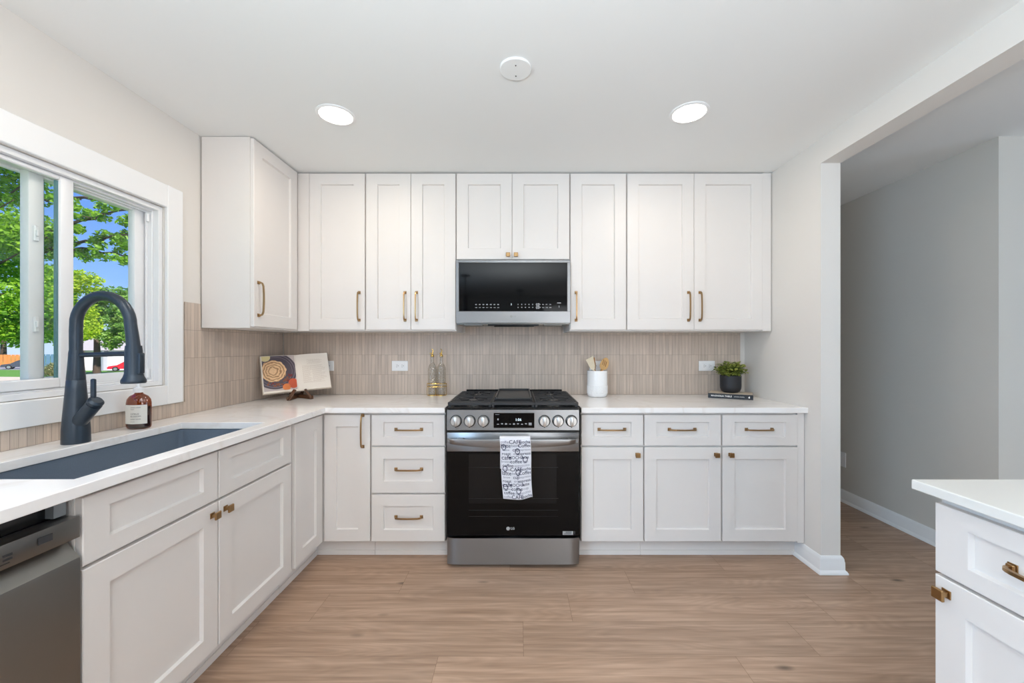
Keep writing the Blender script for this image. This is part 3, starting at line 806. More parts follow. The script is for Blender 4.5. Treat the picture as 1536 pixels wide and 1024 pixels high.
for px in (684, 704.6, 725.2, 816.6, 837.2, 857.2):
    m = MB(); kx = lx(px); kz = .846
    m.lathe([(.034, 0), (.034, .006), (.031, .008)], 32, (kx, FY - .0005, kz), mat=1, M=Rx)
    m.lathe([(.0295, .008), (.030, .010), (.0285, .024), (.026, .027)], 32, (kx, FY - .0005, kz), M=Rx)
    m.box(kx - .0085, kx + .0085, FY - .040, FY - .027, kz - .027, kz + .027, bev=.003, seg=2)
    m.box(kx - .003, kx + .003, FY - .0135, FY - .009, kz - .036, kz - .0305, mat=1)
    obj('knob', m, [KNOBM, BLACKG], cpn, smooth=35)
# cooktop
m = MB(); m.box(-hw, hw, FY + .004, .575, .9115, .921, bev=.003); m.box(-hw + .03, hw - .03, .548, .574, .921, .958, bev=.002); obj('cooktop', m, BLACKG, t)
burn = [(-.245, .11, .040), (-.245, .40, .034), (0, .25, .048), (.245, .11, .046), (.245, .40, .034)]
for bx, by, br_ in burn:
    m = MB(); m.lathe([(br_ + .014, 0), (br_ + .012, .006), (br_ + .004, .008), (br_ + .004, .014)], 28, (bx, by, .9215), mat=1); m.lathe([(br_, .014), (br_ + .002, .016), (br_, .021), (br_ * .8, .0225)], 28, (bx, by, .9215))
    obj('burner', m, [BLACKM, DKMET], t)
GZ0, GZ1 = .934, .948
def bar(m, x0, y0, x1, y1, w=.011, z0=GZ0, z1=GZ1):
    d = Vector((x1 - x0, y1 - y0, 0)); L = d.length; a_ = math.atan2(d.y, d.x)
    M_ = Matrix.Translation((x0, y0, 0)) @ Matrix.Rotation(a_, 4, 'Z'); m.box(0, L, -w / 2, w / 2, z0, z1, bev=.002, M=M_)
for gx, holes in ((-.2505, (.11, .40)), (0, ()), (.2505, (.11, .40))):
    m = MB(); h = .1225; ya, yb = -.045, .535
    bar(m, gx - h, ya, gx - h, yb, .014); bar(m, gx + h, ya, gx + h, yb, .014); bar(m, gx - h - .006, ya, gx + h + .006, ya, .016, GZ0 - .003); bar(m, gx - h - .006, yb, gx + h + .006, yb, .014)
    for yy in np.arange(ya + .052, yb - .02, .0525):
        near = [b for b in holes if abs(b - yy) < .085]
        if holes and near:
            half = math.sqrt(max(.0, .088 ** 2 - (near[0] - yy) ** 2))
            bar(m, gx - h, yy, gx - half, yy); bar(m, gx + half, yy, gx + h, yy)
        else: bar(m, gx - h, yy, gx + h, yy)
    for b in holes:
        for k in range(6):
            a_ = PI / 6 + k * PI / 3
            bar(m, gx + .098 * math.cos(a_), b + .098 * math.sin(a_), gx + .026 * math.cos(a_), b + .026 * math.sin(a_), .009)
        for k in range(24):
            pass
    for sx in (-1, 1):
        for yy in (ya, yb): m.box(gx + sx * (h - .006) - .007, gx + sx * (h - .006) + .007, yy - .006, yy + .006, .9215, GZ0)
    obj('grate', m, BLACKM, t, smooth=20)
m = MB(); m.box(-.112, .112, .045, .545, .9485, .953, bev=.002)
m.box(-.112, -.104, .045, .545, .953, .966, bev=.002); m.box(.104, .112, .045, .545, .953, .966, bev=.002); m.box(-.104, .104, .537, .545, .953, .966, bev=.002); m.box(-.104, .104, .045, .053, .953, .960, bev=.002)
tag(obj('griddle', m, GRID, world=False, loc=(RXC, DF, 0)), 'black rectangular griddle plate lying on the middle grate', 'griddle')

# ------------------------------------------------------------------ towel on the oven handle
TWX0, TWX1 = lx(749.5, 271) + RXC, lx(795.5, 271) + RXC
def towel_pt(u, v, off=0):
    """u across 0..1, v down 0..1"""
    x = TWX0 + (TWX1 - TWX0) * u + .018 * v * (1 - .35 * u) + .002 * math.sin(7 * v)
    bulge = .004 * math.sin(u * 9 + v * 2) * v + .003 * math.sin(u * 4.2)
    y = DF + FY - .0845 + .022 * min(1, v * 1.2) - bulge - off - (.004 if v < .1 else 0)
    z = .7605 - .335 * v - .010 * v * abs(math.sin(u * 3.3)) + (.006 * v * u)
    return (x, y, z)
m = MB(); nu, nv = 24, 40; vs = []
for j in range(nv + 1):
    for i in range(nu + 1): vs.append(towel_pt(i / nu, j / nv))
fs = [[j * (nu + 1) + i, j * (nu + 1) + i + 1, (j + 1) * (nu + 1) + i + 1, (j + 1) * (nu + 1) + i] for j in range(nv) for i in range(nu)]
m.add(vs, fs)
# over the bar and down the back
vs = []; NB = 14
for j in range(NB + 1):
    for i in range(nu + 1):
        x, y, z = towel_pt(i / nu, 0)
        if j <= 6:
            a_ = PI * j / 6; vs.append((x, y + .0235 * (1 - math.cos(a_)), z + .012 * math.sin(a_)))
        else: vs.append((x + .001, y + .047, z - .022 * (j - 6)))
m.add(vs, [[j * (nu + 1) + i + 1, j * (nu + 1) + i, (j + 1) * (nu + 1) + i, (j + 1) * (nu + 1) + i + 1] for j in range(NB) for i in range(nu)])
TW = pbr('white_cotton_towel', (228, 228, 234), .85, bump=.4, bscale=900)
tw = obj('dish_towel', m, TW, smooth=60); tag(tw, 'white dish towel printed with coffee words hanging from the oven handle', 'towel')
sol = tw.modifiers.new('thick', 'SOLIDIFY'); sol.thickness = .0022; sol.offset = 0
words = [[('coffee', .30, .9, 0), ('CAFE', .72, 1.25, 1), ('mocha', .25, 1, 1)], [('latte', .2, 1.3, 1), ('beans', .5, .9, 0), ('Coffee', .78, 1.2, 1)], [('brew', .3, .8, 0), ('cup', .58, 1.1, 1), ('espresso', .8, .75, 0)],
         [('roast', .22, 1, 1), ('drip', .48, .8, 0), ('espresso', .76, 1, 1)], [('cafe', .25, 1.5, 1), ('MOCHA', .58, 1.0, 1), ('latte', .85, 1.0, 1)], [('brewed', .25, .8, 0), ('coffee', .55, 1.15, 1), ('cup', .83, .9, 0)], [('coffee', .22, 1.05, 1), ('cappuccino', .65, .9, 0)]]
md, mg = MB(), MB()
for r in range(15):
    row = words[r % 7]; v = .045 + r * .0655
    if v > .97: break
    for k, (txt, uc, sz, dk) in enumerate(row):
        uc = (.18, .5, .8)[k] if len(row) == 3 else (.22, .67)[k]
        tmp = MB(); text_mb(tmp, txt, .0235 * sz, Matrix.Identity(4), bold=.0003 * dk)
        vv = []
        for x, y, z in tmp.v:
            u_ = min(.985, max(.015, uc + x / .17)); v_ = min(.99, max(.01, v - y / .335)); vv.append(towel_pt(u_, v_, .0019))
        (md if dk else mg).add(vv, tmp.f)
for uc, vc in ((.11, .13), (.55, .20), (.13, .49), (.56, .55), (.80, .34), (.12, .80), (.55, .86)):
    N_ = 20; o_pts = [(uc + .085 * math.cos(2 * PI * k / N_), vc - .05 * math.sin(2 * PI * k / N_)) for k in range(N_)]; i_pts = [(uc + .060 * math.cos(2 * PI * k / N_), vc - .037 * math.sin(2 * PI * k / N_)) for k in range(N_)]
    vv = [towel_pt(max(.01, a_), b_, .0019) for a_, b_ in o_pts] + [towel_pt(max(.01, a_), b_, .0019) for a_, b_ in i_pts]
    md.add(vv, [[k, (k + 1) % N_, N_ + (k + 1) % N_, N_ + k] for k in range(N_)])
    md.add([towel_pt(uc - .05, vc + .052, .0019), towel_pt(uc + .05, vc + .052, .0019), towel_pt(uc + .05, vc + .062, .0019), towel_pt(uc - .05, vc + .062, .0019)], [[0, 1, 2, 3]])
obj('dark_print', md, INKB, tw, smooth=0); obj('pale_print', mg, INKG, tw, smooth=0)

# ------------------------------------------------------------------ microwave
MXC = -.037; mw = .381
t = thing('microwave', 'stainless over-the-range microwave with black glass door', 'microwave', (MXC, UF, 1.41))
m = MB(); m.box(-mw + .003, mw - .003, .012, D - .010 - UF, .012, .434); bd = obj('body', m, DKMET, t, smooth=0)
m = MB()
for b in ((-mw, mw, .419, .434), (-mw, mw, .018, .096), (-mw, -mw + .021, .096, .419), (mw - .021, mw, .096, .419)): m.box(b[0], b[1], -.022, .0115, b[2], b[3], bev=.0015)
dr = obj('door_frame', m, STEEL, t, smooth=25)
m = MB(); m.box(-mw + .0215, mw - .0215, -.0205, .011, .0965, .4185); gl = obj('door_glass', m, GLASSB, dr, smooth=0)
m = MB(); yy = -.0212
for k in range(7): m.box(-.252 + k * .0245, -.241 + k * .0245, yy, yy + .0005, .138, .144); m.box(-.252 + k * .0245, -.239 + k * .0245, yy, yy + .0005, .119, .1225)
for k in range(7): m.box(.03 + k * .0255 * .95, .036 + k * .0255 * .95, yy, yy + .0005, .1385, .145); m.box(.03 + k * .0255 * .95, .037 + k * .0255 * .95, yy, yy + .0005, .119, .125)
for a_ in range(2):
    for b_ in range(4): m.box(.1535 + a_ * .0115, .163 + a_ * .0115, yy, yy + .0005, .112 + b_ * .0098, .1200 + b_ * .0098)
for k in range(3): m.box(.193 + k * .024, .204 + k * .024, yy, yy + .0005, .139, .144); m.box(.193 + k * .024, .207 + k * .024, yy, yy + .0005, .119, .123)
m.box(.293, .318, yy, yy + .0005, .148, .154); m.box(.303, .308, yy, yy + .0005, .12, .134)
prints('panel_print', m, ICON, gl)
m = MB(); m.box(-.013, -.0105, yy, yy + .0005, .136, .148); obj('clock', m, LCD, gl, smooth=0)
m = MB(); m.lathe([(.0085, 0), (.0085, .0006)], 24, (-.012, -.0221, .062), M=Rx); text_mb(m, 'LG', .0155, Matrix.Translation((0, -.0227, .062)) @ FRONT, align='LEFT', bold=.0004); obj('logo', m, pbr('etched_logo', (128, 128, 128), .4), dr, smooth=0)
m = MB(); m.box(-.17, .17, .0, .03, .0, .0115, bev=.002); m.box(-.13, .14, .035, .06, -.004, .0115); obj('vent_lip', m, BLACKG, t, smooth=0)
for sx in (-1, 1):
    m = MB(); m.box(sx * .27 - .062, sx * .27 + .062, .03, .14, .004, .0115, bev=.001); obj('grease_filter', m, pbr('filter_mesh', (140, 138, 134), .4, .8, bump=1, bscale=400), t, smooth=0)

# ------------------------------------------------------------------ ceiling fixtures
def can_light(x, y, label, power):
    t = thing('recessed_light', label, 'ceiling light', (x, y, CEIL), 0, 'recessed ceiling lights')
    m = MB(); m.lathe([(.094, -.0005), (.094, -.004), (.088, -.0065), (.080, -.007), (.078, -.005), (.078, -.0005)], 48); obj('trim_ring', m, WHITEP, t)
    m = MB(); m.lathe([(.0775, -.0005), (.0775, -.0055), (.07, -.0062)], 48); ln = obj('lens', m, LIGHTE, t); ln['label'] = 'glowing white lens'
    light('AREA', 'recessed_lamp', (x, y, CEIL - .009), (0, 0, 0), power, (1, .87, .73), shape='DISK', size=.14)
    return t
can_light(*CANS[0], 'round glowing ceiling light on the window side of the round cover plate', CAN_POWER[0])
can_light(*CANS[1], 'round glowing ceiling light on the hall side of the round cover plate', CAN_POWER[1])
can_light(*CANS[2], 'assumed round glowing ceiling light high above the dishwasher and sink, out of the picture', CAN_POWER[2])  # assumed lamp out of view, added for the floor shadow by the left cabinets
t = thing('ceiling_cover_plate', 'blank round white cover plate with two screws on the ceiling', 'cover plate', (-.012, 1.668, CEIL))
m = MB(); m.lathe([(.067, -.0005), (.067, -.007), (.064, -.0095), (.0, -.0105)], 48, cap=False); obj('plate', m, CEILP, t)
for yy in (-.030, .034):
    m = MB(); m.lathe([(.0028, -.0108), (.0028, -.0122)], 12, (0, yy, 0)); obj('screw', m, SLOT, t)
# pendants of the room behind, seen mirrored in the microwave door
def pendant(x, y, zb):
    t = thing('pendant_lamp', 'black cylinder pendant lamp hanging behind the viewer', 'pendant lamp', (x, y, CEIL), 0, 'black pendant lamps')
    m = MB(); m.lathe([(.075, -.0005), (.075, -.02), (.07, -.024)], 32); obj('canopy', m, BLACKM, t)
    m = MB(); m.tube([(0, 0, -.024), (0, 0, zb + .26 - CEIL)], .006, 8); obj('rod', m, BLACKM, t)
    m = MB(); m.lathe([(.035, zb - CEIL), (.035, zb + .26 - CEIL)], 24); obj('shade', m, BLACKM, t)
pendant(-.87, -1.2, 1.85); pendant(.03, -2.9, 1.6)

# ------------------------------------------------------------------ outlets
def outlet(label, px, z=None, half=False):
    s = 596 / (D - .009); x = (px - 778) / s; zz = EYE - (548.5 - 520) / s
    t = thing('wall_outlet', label, 'outlet', (x, D - .0085, zz), 0, 'white wall outlets')
    m = MB(); m.box(-.060, .060, -.006, 0, -.0375, .0375, bev=.002); obj('cover_plate', m, WHITEP, t)
    for sx in (-1, 1):
        cx = sx * .0195
        m = MB(); m.box(cx - .0165, cx + .0165, -.0075, -.006, -.0165, .0165, bev=.001); rc = obj('receptacle', m, WHITEP, t)
        m = MB(); m.box(cx - .006, cx + .004, -.0080, -.0076, .0055, .0075); obj('slot', m, SLOT, rc, smooth=0)
        m = MB(); m.box(cx - .006, cx + .003, -.0080, -.0076, -.0080, -.0060); obj('slot', m, SLOT, rc, smooth=0)
        m = MB(); m.lathe([(.0025, 0), (.0025, .0004)], 10, (cx + .009, -.0076, 0), M=Rx); obj('ground_hole', m, SLOT, rc, smooth=0)
outlet('white double outlet on the tile beside the two oil bottles', 600)
outlet('white double outlet half hidden behind the open cookbook', 489)
outlet('white double outlet behind the utensil crock', 896)
outlet('white double outlet beside the potted plant', 1060)
t = thing('wall_outlet', 'small white outlet plate low on the hall wall', 'outlet', (HX - .0005, 3.278, .345), -PI / 2, 'white wall outlets')
m = MB(); m.box(-.04, .04, -.006, 0, -.06, .06, bev=.002); obj('cover_plate', m, WHITEP, t)

# ------------------------------------------------------------------ cookbook on stand
th = math.radians(35); lean = math.radians(20); roll = math.radians(-3.2)
BW, BH = .42, .26
P0 = Vector((-1.690, 2.622, .955))
Mb = Matrix.Translation(P0) @ Matrix.Rotation(th, 4, 'Z') @ Matrix.Rotation(-lean, 4, 'X') @ Matrix.Rotation(roll, 4, 'Y')
# local book frame: x along the width, z up the page, -y towards the reader
cen = Mb @ Vector((BW / 2, .06, -.03))
t = thing('open_cookbook', 'open cookbook showing a swirled pie photo, propped in the counter corner', 'book', (cen.x, cen.y, CZ))
def page_y(u):       # u in -1..1 across the spread
    a = abs(u); return -.006 - .010 * math.sin(min(1, a * 1.9) * PI / 2) * (1 - .55 * a) - .006 * a
def bk(x, y, z): return Mb @ Vector((x, y, z))
m = MB(); 
for s0, s1 in ((0, BW / 2 - .008), (BW / 2 + .008, BW)):
    tmp = MB(); tmp.box(s0, s1, .0035, .0065, -.004, BH + .004, bev=.001); m.add([bk(*p) for p in tmp.v], tmp.f)
tmp = MB(); tmp.box(BW / 2 - .0075, BW / 2 + .0075, .0045, .0075, -.004, BH + .004); m.add([bk(*p) for p in tmp.v], tmp.f)
obj('cover', m, BOOKW, t, True, smooth=0)
for side, nm in ((-1, 'page_block'), (1, 'page_block')):
    m = MB(); n = 18; vs = []
    for k in range(n + 1):
        u = side * (.002 + .978 * k / n); x = BW / 2 + u * BW / 2
        for z in (0, BH): vs.append(bk(x, page_y(u), z))
        for z in (0, BH): vs.append(bk(x, .0030, z))
    fs = []
    for k in range(n):
        a, b = 4 * k, 4 * k + 4
        fs += [[a, b, b + 1, a + 1], [a + 2, a + 3, b + 3, b + 2], [a, a + 2, b + 2, b], [a + 1, b + 1, b + 3, a + 3]]
    fs += [[0, 1, 3, 2], [4 * n, 4 * n + 2, 4 * n + 3, 4 * n + 1]]
    m.add(vs, fs); pb = obj(nm, m, PAPER, t, True, smooth=30)
    if side == -1: PBL = pb
    else: PBR = pb
# picture on the left page: cells coloured by a procedural food-photo material
def on_page(u, z, off): return bk(BW / 2 + u * BW / 2, page_y(u) - off, z)
def patch(poly_fn, n, mat, nm, off, par, smooth=30):
    m = MB(); vs = [on_page(*poly_fn(None), off)] + [on_page(*poly_fn(2 * PI * k / n), off) for k in range(n)]
    m.add(vs, [[0, 1 + k, 1 + (k + 1) % n] for k in range(n)]); return obj(nm, m, mat, par, True, smooth=smooth)
m = MB(); n = 14; vs = []; U0, U1, Z0, Z1 = -.955, -.03, .012, BH - .003
for k in range(n + 1):
    for z in (Z0, Z1): vs.append(on_page(U0 + (U1 - U0) * k / n, z, .0006))
m.add(vs, [[2 * k, 2 * k + 2, 2 * k + 3, 2 * k + 1] for k in range(n)])
bgp = obj('photo', m, pbr('photo_linen_backdrop', (190, 176, 172), .5, noise=.12, nscale=25), PBL, True)
def disc(nm, cu, cz, r, mat, off, wob=0, sq=1.0, seg=64, clip=True, inner=0):
    """ring or disc on the page, clipped to the picture"""
    m = MB(); rows = 10; vs = []
    for j in range(rows + 1):
        rr_ = inner + (r - inner) * j / rows
        for k in range(seg):
            a = 2 * PI * k / seg; q = rr_ * (1 + (wob * (math.sin(a * 9) * .6 + math.sin(a * 14 + 1) * .4) if j == rows else 0))
            u = cu + q * math.cos(a) / (BW / 2); z = cz + q * math.sin(a) * sq
            if clip: u = min(U1, max(U0, u)); z = min(Z1, max(Z0, z))
            vs.append(on_page(u, z, off))
    m.add(vs, [[j * seg + k, j * seg + (k + 1) % seg, (j + 1) * seg + (k + 1) % seg, (j + 1) * seg + k] for j in range(rows) for k in range(seg)])
    return m
def pobj(m, mat): return obj('photo_detail', m, mat, PBL, True, smooth=30)
PLATE = pbr('photo_plate', (74, 64, 74), .4); PLATE2 = pbr('photo_plate_rim', (122, 108, 118), .4)
def swirl():
    m, t, b = nodes('photo_swirled_cream'); N = t.nodes.new; L = t.links.new
    tcn = N('ShaderNodeTexCoord'); wv = N('ShaderNodeTexWave'); wv.wave_type = 'RINGS'; wv.rings_direction = 'SPHERICAL'; wv.inputs['Scale'].default_value = 20; wv.inputs['Distortion'].default_value = 5; wv.inputs['Detail'].default_value = 2; wv.inputs['Detail Scale'].default_value = 2.0
    mp = N('ShaderNodeMapping'); c0 = bk(BW / 2 - .66 * BW / 2, 0, .150); mp.inputs['Location'].default_value = (-(c0.x - cen.x), -(c0.y - cen.y), -(c0.z - CZ)); L(tcn.outputs['Object'], mp.inputs[0]); L(mp.outputs[0], wv.inputs['Vector'])
    rp = N('ShaderNodeValToRGB'); rp.color_ramp.elements[0].color = lin((150, 108, 72)); rp.color_ramp.elements[1].color = lin((232, 192, 146)); k = rp.color_ramp.elements.new(.35); k.color = lin((205, 160, 116))
    L(wv.outputs[0], rp.inputs[0]); L(rp.outputs[0], b.inputs['Base Color']); b.inputs['Roughness'].default_value = .5; return m
pobj(disc('plate', -.60, .150, .128, PLATE, .0010), PLATE); pobj(disc('rim', -.60, .150, .116, PLATE2, .0013, inner=.112), PLATE2); pobj(disc('rim', -.60, .150, .100, PLATE2, .0013, inner=.0975), PLATE2)
pobj(disc('cream', -.66, .150, .076, None, .0018, wob=.05), swirl())
pobj(disc('peach', -.86, .250, .03, None, .0017), pbr('photo_cut_fruit', (206, 190, 140), .5))
PE1 = pbr('photo_peach', (226, 128, 66), .5, noise=.35, nscale=14); PE2 = pbr('photo_red_peach', (196, 84, 50), .5, noise=.35, nscale=14)
pobj(disc('peach', -.13, .055, .030, None, .0019, sq=1.15), PE2); pobj(disc('peach', -.33, .032, .024, None, .0019), PE1)
NUT1 = pbr('photo_pecan', (128, 72, 46), .5); NUT2 = pbr('photo_raspberry', (112, 40, 40), .5)
for k in range(34):
    a = -PI * .10 - random.random() * PI * .62; rr_ = .083 + random.random() * .022; u = -.62 + rr_ * math.cos(a) / (BW / 2); z = .148 + rr_ * math.sin(a)
    pobj(disc('nut', u, z, .004 + random.random() * .004, None, .0021 + k * 1e-5, wob=.2, seg=10), NUT1 if k % 3 else NUT2)
m = MB()
for r in range(24):
    z = BH - .045 - r * .0072
    if r == 5: continue
    if r < 5:
        a, b = .32 + .05 * (r % 2), .78 - .06 * ((r + 1) % 2)
        segs = [(a, b)]
    else: segs = [(.17, .17 + .18 + .12 * random.random()), (.46, .46 + .25 + .18 * random.random())] if r > 10 else [(.17, .75 + .15 * random.random())]
    for a, b in segs:
        x = a
        while x < b:
            w_ = .02 + .03 * random.random(); e_ = min(b, x + w_)
            m.add([on_page(x, z, .0007), on_page(e_, z, .0007), on_page(e_, z + .0022, .0007), on_page(x, z + .0022, .0007)], [[0, 1, 2, 3]]); x = e_ + .012
obj('recipe_text', m, pbr('faint_print', (204, 188, 174), .8), PBR, True, smooth=0)
# the stand: folding X of walnut slats with lips
st = thing('cookbook_stand', 'small crossed walnut stand holding the open cookbook', 'book stand', (cen.x, cen.y, CZ))
Mz = Matrix.Translation((cen.x, cen.y, CZ + .0006)) @ Matrix.Rotation(th, 4, 'Z')
for sx in (-1, 1):
    m = MB()
    f0 = Vector((sx * .070, -.128, .012)); b0 = Vector((-sx * .03, .10, .012)); 
    def slat(p, q, w_, h_):
        d = (q - p); L_ = d.length; rot = d.to_track_quat('X', 'Z').to_matrix().to_4x4()
        tmp = MB(); tmp.box(0, L_, -w_ / 2, w_ / 2, -h_ / 2, h_ / 2, bev=.0015); m.add([Mz @ (Matrix.Translation(p) @ rot @ Vector(v)) for v in tmp.v], tmp.f)
    slat(f0 + Vector((0, 0, 0)), b0, .024, .022)
    slat(f0 + Vector((0, .002, -.008)), f0 + Vector((-sx * .040, .014, .058)), .032, .011)
    slat(b0 + Vector((0, -.02, 0)), b0 + Vector((-sx * .06, .07, .19)), .02, .012)
    obj('slat', m, WALNUT, st, True)

# ------------------------------------------------------------------ oil bottles + caddy
def oil_bottle(x, y, label):
    t = thing('oil_bottle', label, 'bottle', (x, y, CZ + .0075), 0, 'glass oil bottles')
    m = MB(); m.lathe([(.026, 0), (.031, .003), (.032, .01), (.032, .185), (.030, .200), (.022, .218), (.0125, .232), (.0115, .240), (.0115, .272), (.014, .274), (.014, .281), (.0105, .282)], 28)
    obj('bottle', m, BOTG, t)
    m = MB(); m.lathe([(.010, .276), (.0125, .283), (.011, .291), (.006, .297)], 16); m.tube([(0, 0, .294), (.002, 0, .312), (.006, 0, .324), (-.006, 0, .336)], [.0048, .0042, .0036, .0028], 10)
    m.tube([(-.001, 0, .300), (-.014, -.002, .304), (-.018, -.002, .300)], .003, 8); obj('pourer', m, GOLD, t)
    return t
ob = oil_bottle(-.636, 2.928, 'clear textured oil bottle with gold pourer, the one nearer the corner')
copy_thing(ob, (-.5695, 2.928, CZ + .0075), .9, 'clear textured oil bottle with gold pourer, the one nearer the range')
t = thing('bottle_caddy', 'gold wire caddy with rings around the two oil bottles', 'caddy', (-.603, 2.928, CZ + .0005))
m = MB(); m.lathe([(.036, 0), (.036, .005)], 32, (-.033, 0, .0005)); m.lathe([(.036, 0), (.036, .005)], 32, (.0335, 0, .0005)); obj('tray', m, GOLD, t)
for z in (.066, .088):
    m = MB(); pts = []
    for k in range(48):
        a = 2 * PI * k / 48; pts.append((.0375 * math.cos(a) + (.033 if math.cos(a) >= 0 else -.033), .0375 * math.sin(a), z))
    pts.append(pts[0]); m.tube(pts, .0020, 6); obj('ring', m, GOLD, t)
m = MB(); m.tube([(0, -.0365, .006), (0, -.0365, .09)], .0018, 6); m.tube([(-.0715, 0, .003), (-.0715, 0, .09)], .0018, 6); m.tube([(.0715, 0, .003), (.0715, 0, .09)], .0018, 6); obj('upright', m, GOLD, t)

# ------------------------------------------------------------------ crock and utensils
kx, ky = .566, 2.862
t = thing('utensil_crock', 'white ceramic crock with embossed dots holding wooden utensils', 'crock', (kx, ky, CZ + .0005))
m = MB(); R = .0715
m.lathe([(.050, 0), (.062, .003), (.069, .012), (R, .026), (R, .183), (.0705, .187), (.067, .187), (.0655, .184), (.0655, .02), (.03, .012)], 48)
cr = obj('pot', m, WHITEC, t)
m = MB()
for r in range(6):
    for k in range(40):
        a = 2 * PI * (k + .5 * (r % 2)) / 40; m.ball((R * math.cos(a), R * math.sin(a), .030 + r * .0095), .0032, u=6, v=4)
obj('embossed_dots', m, WHITEC, cr)
def utensil(label, mat, base, top, head, yawz=0):
    """handle from base (inside the pot) to top, flat head at the top end"""
    o = MB(); b, q = Vector(base), Vector(top); d = (q - b).normalized()
    o.tube([b, b + (q - b) * .55, q], [.0055, .006, .007], 8)
    side = Vector((0, -1, 0)).cross(d).normalized(); nrm = d.cross(side)
    F = Matrix((( side.x, nrm.x, d.x, q.x), (side.y, nrm.y, d.y, q.y), (side.z, nrm.z, d.z, q.z), (0, 0, 0, 1)))
    L = len(head); vs = [F @ Vector((x, -.0028, z)) for x, z in head] + [F @ Vector((x, .0028, z)) for x, z in head]
    o.add(vs, [list(range(L))[::-1], [L + i for i in range(L)]] + [[i, (i + 1) % L, L + (i + 1) % L, L + i] for i in range(L)])
    ob_ = obj('wooden_utensil', o, mat, world=False, smooth=30); tag(ob_, label, 'utensil', 'wooden utensils in the crock'); return ob_
zc = CZ + .02
spat = [(-.010, -.02), (.010, -.02), (.024, .015), (.027, .075), (.030, .098), (-.030, .106), (-.026, .07), (-.022, .015)]
oval = [(.030 * math.cos(a) * (1 - .15 * math.sin(a)), .042 + .046 * math.sin(a)) for a in [2 * PI * k / 22 for k in range(22)]]
zc = CZ + .028
U1_ = utensil('pale flat wooden spatula leaning out of the white crock', PALEW, (kx + .028, ky - .028, zc), (kx - .034, ky - .036, CZ + .197), [(-.010, 0), (.010, 0), (.022, .025), (.026, .070), (.029, .084), (-.029, .092), (-.025, .065), (-.020, .025)])
U2_ = utensil('brown wooden spatula standing behind the pale spatula in the crock', DKWOOD, (kx + .026, ky + .010, zc), (kx - .018, ky + .014, CZ + .197), [(-.009, 0), (.009, 0), (.020, .03), (.023, .075), (-.023, .082), (-.018, .03)])
U3_ = utensil('round slotted bamboo spoon leaning out of the white crock', BAMBOO, (kx - .026, ky - .008, zc), (kx + .034, ky - .017, CZ + .197), oval)
m = MB()
M3 = Vector((kx + .034, ky - .017, CZ + .197)); d3 = (M3 - Vector((kx - .026, ky - .008, zc))).normalized(); s3 = Vector((0, -1, 0)).cross(d3).normalized(); n3_ = d3.cross(s3)
for k in (-1, 0, 1):
    c0 = M3 + s3 * (k * .012) + d3 * (.028 + .004 * k) - n3_ * .0033; c1 = M3 + s3 * (k * .012 + .004) + d3 * (.066 + .004 * k) - n3_ * .0033
    c0b = c0 + n3_ * .0066; c1b = c1 + n3_ * .0066
    m.tube([c0, c1], .0022, 6); m.tube([c0b, c1b], .0022, 6)
obj('slots', m, pbr('slot_shadow_wood', (120, 78, 40), .7), U3_, smooth=0)
utensil('thin bamboo spoon behind the slotted spoon in the crock', BAMBOO, (kx - .03, ky + .030, zc), (kx + .040, ky + .033, CZ + .197), [(x * .7, z * .8) for x, z in oval])

# ------------------------------------------------------------------ book + plant
th2 = math.radians(-30)
bx, by = 1.4995, 2.8115
t = thing('cookbook', 'closed black cookbook lying flat under the potted plant', 'book', (bx, by, CZ + .0005), th2)
m = MB(); bw, bd_, bh = .137, .0945, .033
m.box(-bw, bw, -bd_, -bd_ + .004, 0, bh, bev=.0008); m.box(-bw, bw, -bd_ + .0045, bd_, 0, .003); m.box(-bw, bw, -bd_ + .0045, bd_, bh - .003, bh - .0006); cv = obj('cover', m, BOOKB, t, smooth=0)
m = MB(); m.box(-bw + .002, bw - .002, -bd_ + .006, bd_ - .002, bh - .0005, bh); obj('cover_face', m, BOOKW, cv, smooth=0)
m = MB(); m.box(-bw + .004, bw - .004, -bd_ + .0046, bd_ - .004, .0031, bh - .0031); obj('pages', m, PAPER, t, smooth=0)
m = MB(); text_mb(m, 'MAGNOLIA TABLE', .0155, Matrix.Translation((-.118, -bd_ - .0005, bh / 2)) @ FRONT, align='LEFT', bold=.0004); text_mb(m, 'JOANNA GAINES', .0082, Matrix.Translation((.024, -bd_ - .0005, bh / 2)) @ FRONT, align='LEFT')
m.add([(.108, -bd_ - .0005, .016), (.114, -bd_ - .0005, .023), (.118, -bd_ - .0005, .023), (.118, -bd_ - .0005, .010), (.112, -bd_ - .0005, .010)], [[0, 1, 2, 3, 4]])
obj('spine_lettering', m, WLET, cv, smooth=0)

